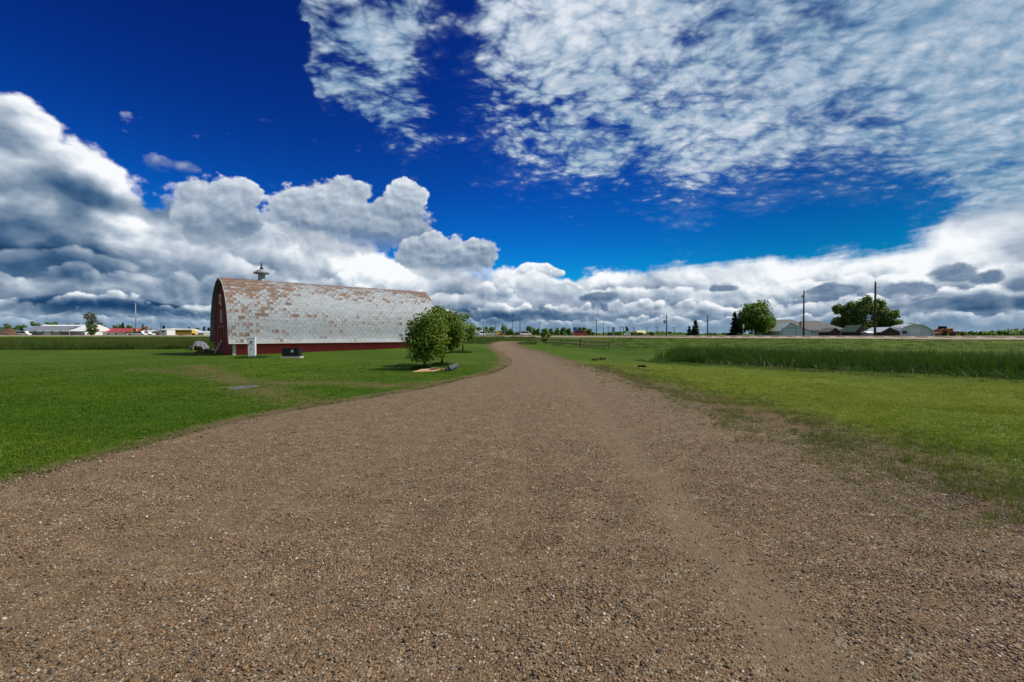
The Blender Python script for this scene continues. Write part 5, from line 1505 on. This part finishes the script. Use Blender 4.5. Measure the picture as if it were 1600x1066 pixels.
for n0, y0, y1, smin, smax, pw in ((120000, 1.2, 5.6, .006, .013, .8), (84000, 1.2, 7.5, .010, .020, .75), (4000, 1.2, 11, .019, .030, .8), (30000, 4.5, 13, .014, .026, .8), (60, 2.5, 16, .034, .05, .8)):
    x, y = field(n0, y0, y1, pw=pw)
    d, sd_ = drive_d(x, y); tr = tracks(x, y)
    med = .5 + .5 * wob(x, y, 1.1) * .6 + .3 * wob(y * 1.3, x * 1.3, .45)
    keep = np.clip(.80 - .74 * tr + .14 * (med - .5), .05, 1) * np.where(d > 0, np.where(sd_ > 0, np.exp(-np.maximum(d, 0) / 1.3), .25 * np.exp(-d / .12)), 1)
    m_ = r.uniform(0, 1, n0) < keep
    x, y = x[m_], y[m_]
    d, _s = drive_d(x, y)
    z = np.where(d < 0, drive_z(x, y), terrain(x, y))
    s = smin + (smax - smin) * r.uniform(0, 1, len(x)) ** 1.8
    P_.append(np.stack([x, y, z + s * .12], 1)); S_.append(s)
P_ = np.vstack(P_); S_ = np.concatenate(S_)
n_ = len(P_)
scatter('loose_gravel', P_, np.stack([r.normal(0, .35, n_), r.normal(0, .35, n_), r.uniform(0, 6.28, n_)], 1), S_[:, None] * r.uniform(.8, 1.25, (n_, 3)), r.integers(0, 8, n_), protos)

# ---- grass
def blade_mat(name, c0, c1, tip, trans=.3):
    m = bpy.data.materials.new(name); m.use_nodes = True; nt = m.node_tree; nt.nodes.clear(); k = G(nt)
    p = geo_pos(k)
    rd = obj_rand(k)
    f = (k.noise(p, .45, 5, .66) - .5) * 2.0 + (rd - .5) * .7 + .5
    c = k.mix(f.clamp(), c0, c1)
    c = k.mix(k.sstep(k.noise(p, 6.0, 3, .6), .56, .75) * .55, c, tip)
    d = k.new('ShaderNodeBsdfPrincipled'); k.put(d.inputs['Base Color'], c); d.inputs['Roughness'].default_value = .55; d.inputs['Specular IOR Level'].default_value = .2
    t_ = k.new('ShaderNodeBsdfTranslucent'); k.put(t_.inputs['Color'], k.mix(1.0, c, (1.4, 1.4, .7), 'MULTIPLY'))
    s = k.new('ShaderNodeMixShader'); s.inputs[0].default_value = trans
    o = k.new('ShaderNodeOutputMaterial')
    nt.links.new(d.outputs[0], s.inputs[1]); nt.links.new(t_.outputs[0], s.inputs[2]); nt.links.new(s.outputs[0], o.inputs[0])
    return m
def tuft(n_, h, rad, w, mat, seed, lean=.5, segs=2, spread=None):
    rr = np.random.default_rng(seed); vs, fs = [], []
    for i in range(n_):
        a = rr.uniform(0, 6.28); q_ = math.sqrt(rr.uniform(0, 1)) * rad
        bx, by = math.cos(a) * q_, math.sin(a) * q_
        hh_ = h * rr.uniform(.55, 1.15); la = rr.uniform(0, 6.28); ln = lean * rr.uniform(.2, 1.0) * hh_
        fa = rr.uniform(0, 6.28); wx_, wy_ = math.cos(fa) * w / 2, math.sin(fa) * w / 2
        base = len(vs)
        for s in range(segs + 1):
            t_ = s / segs; k_ = t_ * t_
            cx, cy, cz = bx + math.cos(la) * ln * k_, by + math.sin(la) * ln * k_, hh_ * (t_ - .18 * lean * k_)
            ww_ = 1 - t_ ** 1.6
            if s < segs: vs += [(cx - wx_ * ww_, cy - wy_ * ww_, cz), (cx + wx_ * ww_, cy + wy_ * ww_, cz)]
            else: vs += [(cx, cy, cz)]
        for s in range(segs - 1): fs.append((base + 2 * s, base + 2 * s + 1, base + 2 * s + 3, base + 2 * s + 2))
        fs.append((base + 2 * segs - 2, base + 2 * segs - 1, base + 2 * segs))
    me = bpy.data.meshes.new('tuft'); me.from_pydata(vs, [], fs); me.materials.append(mat)
    return me
m_lush = blade_mat('blade_lush', (0.032, 0.090, 0.003), (0.100, 0.195, 0.007), (0.125, 0.165, 0.022))
m_yel = blade_mat('blade_yellow_green', (0.140, 0.185, 0.014), (0.235, 0.270, 0.028), (0.290, 0.275, 0.065))
m_weed = blade_mat('blade_weed', (0.085, 0.125, 0.040), (0.190, 0.185, 0.055), (0.250, 0.195, 0.085))
m_reed = blade_mat('cattail_blade', (0.022, 0.060, 0.006), (0.060, 0.122, 0.016), (0.075, 0.105, 0.028))
m_tall = blade_mat('tall_grass_blade', (0.034, 0.066, 0.008), (0.080, 0.115, 0.018), (0.150, 0.145, 0.045))

def place(name, x, y, protos, hs, ws, seed, sink=.01):
    rr = np.random.default_rng(seed); n_ = len(x)
    z = terrain(x, y) - sink
    return scatter(name, np.stack([x, y, z], 1), np.stack([rr.normal(0, .08, n_), rr.normal(0, .08, n_), rr.uniform(0, 6.28, n_)], 1), np.stack([ws, ws, hs], 1), rr.integers(0, len(protos), n_), protos)

lush = [tuft(14, .048, .10, .0075, m_lush, 500 + i, .7) for i in range(5)]
yel = [tuft(14, .046, .10, .0075, m_yel, 510 + i, .7) for i in range(5)]
weed = [tuft(12, .10, .07, .007, m_weed, 520 + i, .6, 3) for i in range(5)] + [tuft(9, .16, .06, .009, m_weed, 530, .8, 3)]
# the lawn left of the driveway, thinning with distance as it turns to texture
for nm, n0, ymin, ymax, xsign, pro, seed in (('lawn_grass', 56000, 3.5, 30, -1, lush, 601), ('meadow_grass', 56000, 3.0, 30, 1, yel, 602)):
    y = ymin * (ymax / ymin) ** r.uniform(0, 1, n0)
    y = ymin + (ymax - ymin) * r.uniform(0, 1, n0) ** 1.25
    x = xsign * r.uniform(-.15, 1.22, n0) * (y + .5)
    d, sd_ = drive_d(x, y); w_ = wear_at(x, y)
    keep = (d > .03) & (r.uniform(0, 1, n0) < np.clip(1.1 - 1.15 * w_, .0, 1) * np.clip((30 - y) / 19, 0, 1)) & (sd_ == xsign)
    x, y, w_ = x[keep], y[keep], w_[keep]
    g_ = 1.0 + y / 16.0
    hsc = r.uniform(.65, 1.25, len(x)) * (1 - .35 * w_) * (.85 + .3 * (wob(x, y, 3.1) > .2))
    o_g = place(nm, x, y, (lush + yel), hsc, g_ * r.uniform(.8, 1.2, len(x)), seed)
    if xsign < 0: kid = np.where(r.uniform(0, 1, len(x)) < .08 + .14 * wob(x, y, 8.0), 5, 0) + r.integers(0, 5, len(x))
    else: kid = np.where(r.uniform(0, 1, len(x)) < np.clip((y - 5.0) / 5, .30, .96), 5, 0) + r.integers(0, 5, len(x))
    o_g.data.attributes['kid'].data.foreach_set('value', kid.astype(np.int32))
# tufts of dry weeds pushing through the gravel along the right edge, and along the left rim
n0 = 25000
y = 2.0 + 24 * r.uniform(0, 1, n0) ** 1.6
side_r = r.uniform(0, 1, n0) < .85
off = np.where(side_r, r.normal(.10, 1.15, n0), -np.abs(r.normal(0, .22, n0)))
x = np.where(side_r, dr(y) + off, dl(y) + off * 1.0 + .12)
cl = .5 + .5 * wob(x * 1.0, y * 1.0, 1.5) * .8
inside = np.where(side_r, np.clip(1 + off / 2.0, 0, 1) ** 1.3, 1)
keep = (r.uniform(0, 1, n0) < np.clip(inside, 0, 1) * np.clip(cl, .05, 1) ** 1.8)
x, y, side_r = x[keep], y[keep], side_r[keep]
place('verge_weeds', x, y, weed, r.uniform(.35, 1.15, len(x)) * np.where(side_r, 1, .7), r.uniform(.7, 1.4, len(x)), 603)
# long grass left round the stems of the young trees
cs = [hit(663, 577.5), hit(690, 571.5), hit(723.5, 551), hit(312, 547), hit(394, 559.5)]
x = np.concatenate([r.normal(c.x, .30 if i < 3 else .5, 240) for i, c in enumerate(cs)]); y = np.concatenate([r.normal(c.y, .28 if i < 3 else .35, 240) for i, c in enumerate(cs)])
longg = [tuft(14, .26, .10, .011, m_reed, 540 + i, .8, 3) for i in range(3)]
place('long_grass', x, y, longg, r.uniform(.4, 1.15, len(x)), r.uniform(.8, 1.4, len(x)), 604)

# ---- cattails in the right-hand ditch
def line_pts(pa_, pb_, n_): 
    t_ = r.uniform(0, 1, n_); return pa_.x + (pb_.x - pa_.x) * t_, pa_.y + (pb_.y - pa_.y) * t_, t_
n0 = 60000
x = r.uniform(6, 60, n0); y = r.uniform(8, 70, n0)
s = hw_s(x, y)
front = 60.8 + 1.0 * wob(x, y, 6); back = 49.0 + 1.2 * wob(y, x, 9)
leftlim = (x - 10.6) + .45 * (s - 61) + .8 * wob(x, y, 5)
keep = (s < front) & (s > back) & (leftlim > 0) & (r.uniform(0, 1, n0) < np.clip(leftlim / 3 + .25, 0, 1))
x, y, s = x[keep], y[keep], s[keep]
reed = [tuft(11, 1.28, .16, .028, m_reed, 550 + i, .38, 4) for i in range(6)]
pick = r.permutation(len(x))[:9000]; x, y, s = x[pick], y[pick], s[pick]
edge_ = np.clip((61.3 - s) / 2.5, .35, 1) * np.clip((s - 48) / 2.0, .5, 1)
place('cattails', x, y, reed, edge_ * r.uniform(.66, 1.10, len(x)) * (1 + .07 * wob(x, y, 4.5)), r.uniform(.9, 1.35, len(x)), 605, .05)
# pale dead stalks at the front of the cattails
dead = [tuft(2, .75, .10, .03, plain('dead_stalk', (0.34, 0.31, 0.22), .9), 570 + i, .5, 3) for i in range(3)]
t_ = r.uniform(0, 1, 4000); xx = r.uniform(9, 40, 4000); yy = r.uniform(8, 45, 4000); s2 = hw_s(xx, yy)
k2 = (s2 > 60.2) & (s2 < 62.0) & (xx > 12); xx, yy = xx[k2][:90], yy[k2][:90]
place('dead_stalks', xx, yy, dead, r.uniform(.3, 1.0, len(xx)), np.ones(len(xx)), 606)
# rougher dark grass on the ditch bank in front of the cattails and behind them
n0 = 22000
x = r.uniform(2, 70, n0); y = r.uniform(8, 95, n0); s = hw_s(x, y)
keep = ((s > 61) & (s < 65.5) & (x > 9)) | ((s > 10) & (s < 49) & (x > 5) & (r.uniform(0, 1, n0) < .22))
x, y, s = x[keep], y[keep], s[keep]
rough = [tuft(16, .22, .22, .016, m_tall, 580 + i, .7, 3) for i in range(4)]
place('bank_grass', x, y, rough, np.where(s > 60, r.uniform(.4, .8, len(x)), r.uniform(.5, 1.1, len(x))), 1.0 + y / 40, 607)
# ---- tall grass behind the left lawn
n0 = 16000
y = r.uniform(50, 64, n0); x = r.uniform(-1.25, -.30, n0) * y
fr_ = 51.5 + .9 * wob(x, y * 0 + 3, 11) + .02 * (x + 60)
keep = (y > fr_)
q_ = np.stack([x, y], 1) - np.array([BN.x, BN.y]); lx2 = q_ @ np.array([bfx.x, bfx.y]); ly2 = q_ @ np.array([bfy.x, bfy.y])
keep &= ~((lx2 > -1) & (lx2 < BL + 1) & (ly2 > -1) & (ly2 < BW + 1))
x, y = x[keep], y[keep]
tall = [tuft(14, .95, .26, .022, m_tall, 590 + i, .5, 3) for i in range(5)]
place('tall_grass', x, y, tall, r.uniform(.5, 1.1, len(x)) * (.85 + .3 * wob(x, y, 7)), r.uniform(.9, 1.5, len(x)), 608, .03)
# shaggy grass on the bank beyond, left
n0 = 15000
y = 62 + 85 * r.uniform(0, 1, n0) ** 1.3; x = r.uniform(-1.25, .05, n0) * y
s = hw_s(x, y); d, _s = drive_d(x, y); keep = (s > 10) & (d > .6)
x, y = x[keep], y[keep]
place('shaggy_bank_grass', x, y, rough, r.uniform(.6, 1.5, len(x)) * (1 + .9 * np.exp(-((hw_s(x, y) - 11.5) / 2.5) ** 2)), 1.4 + y / 50, 609)
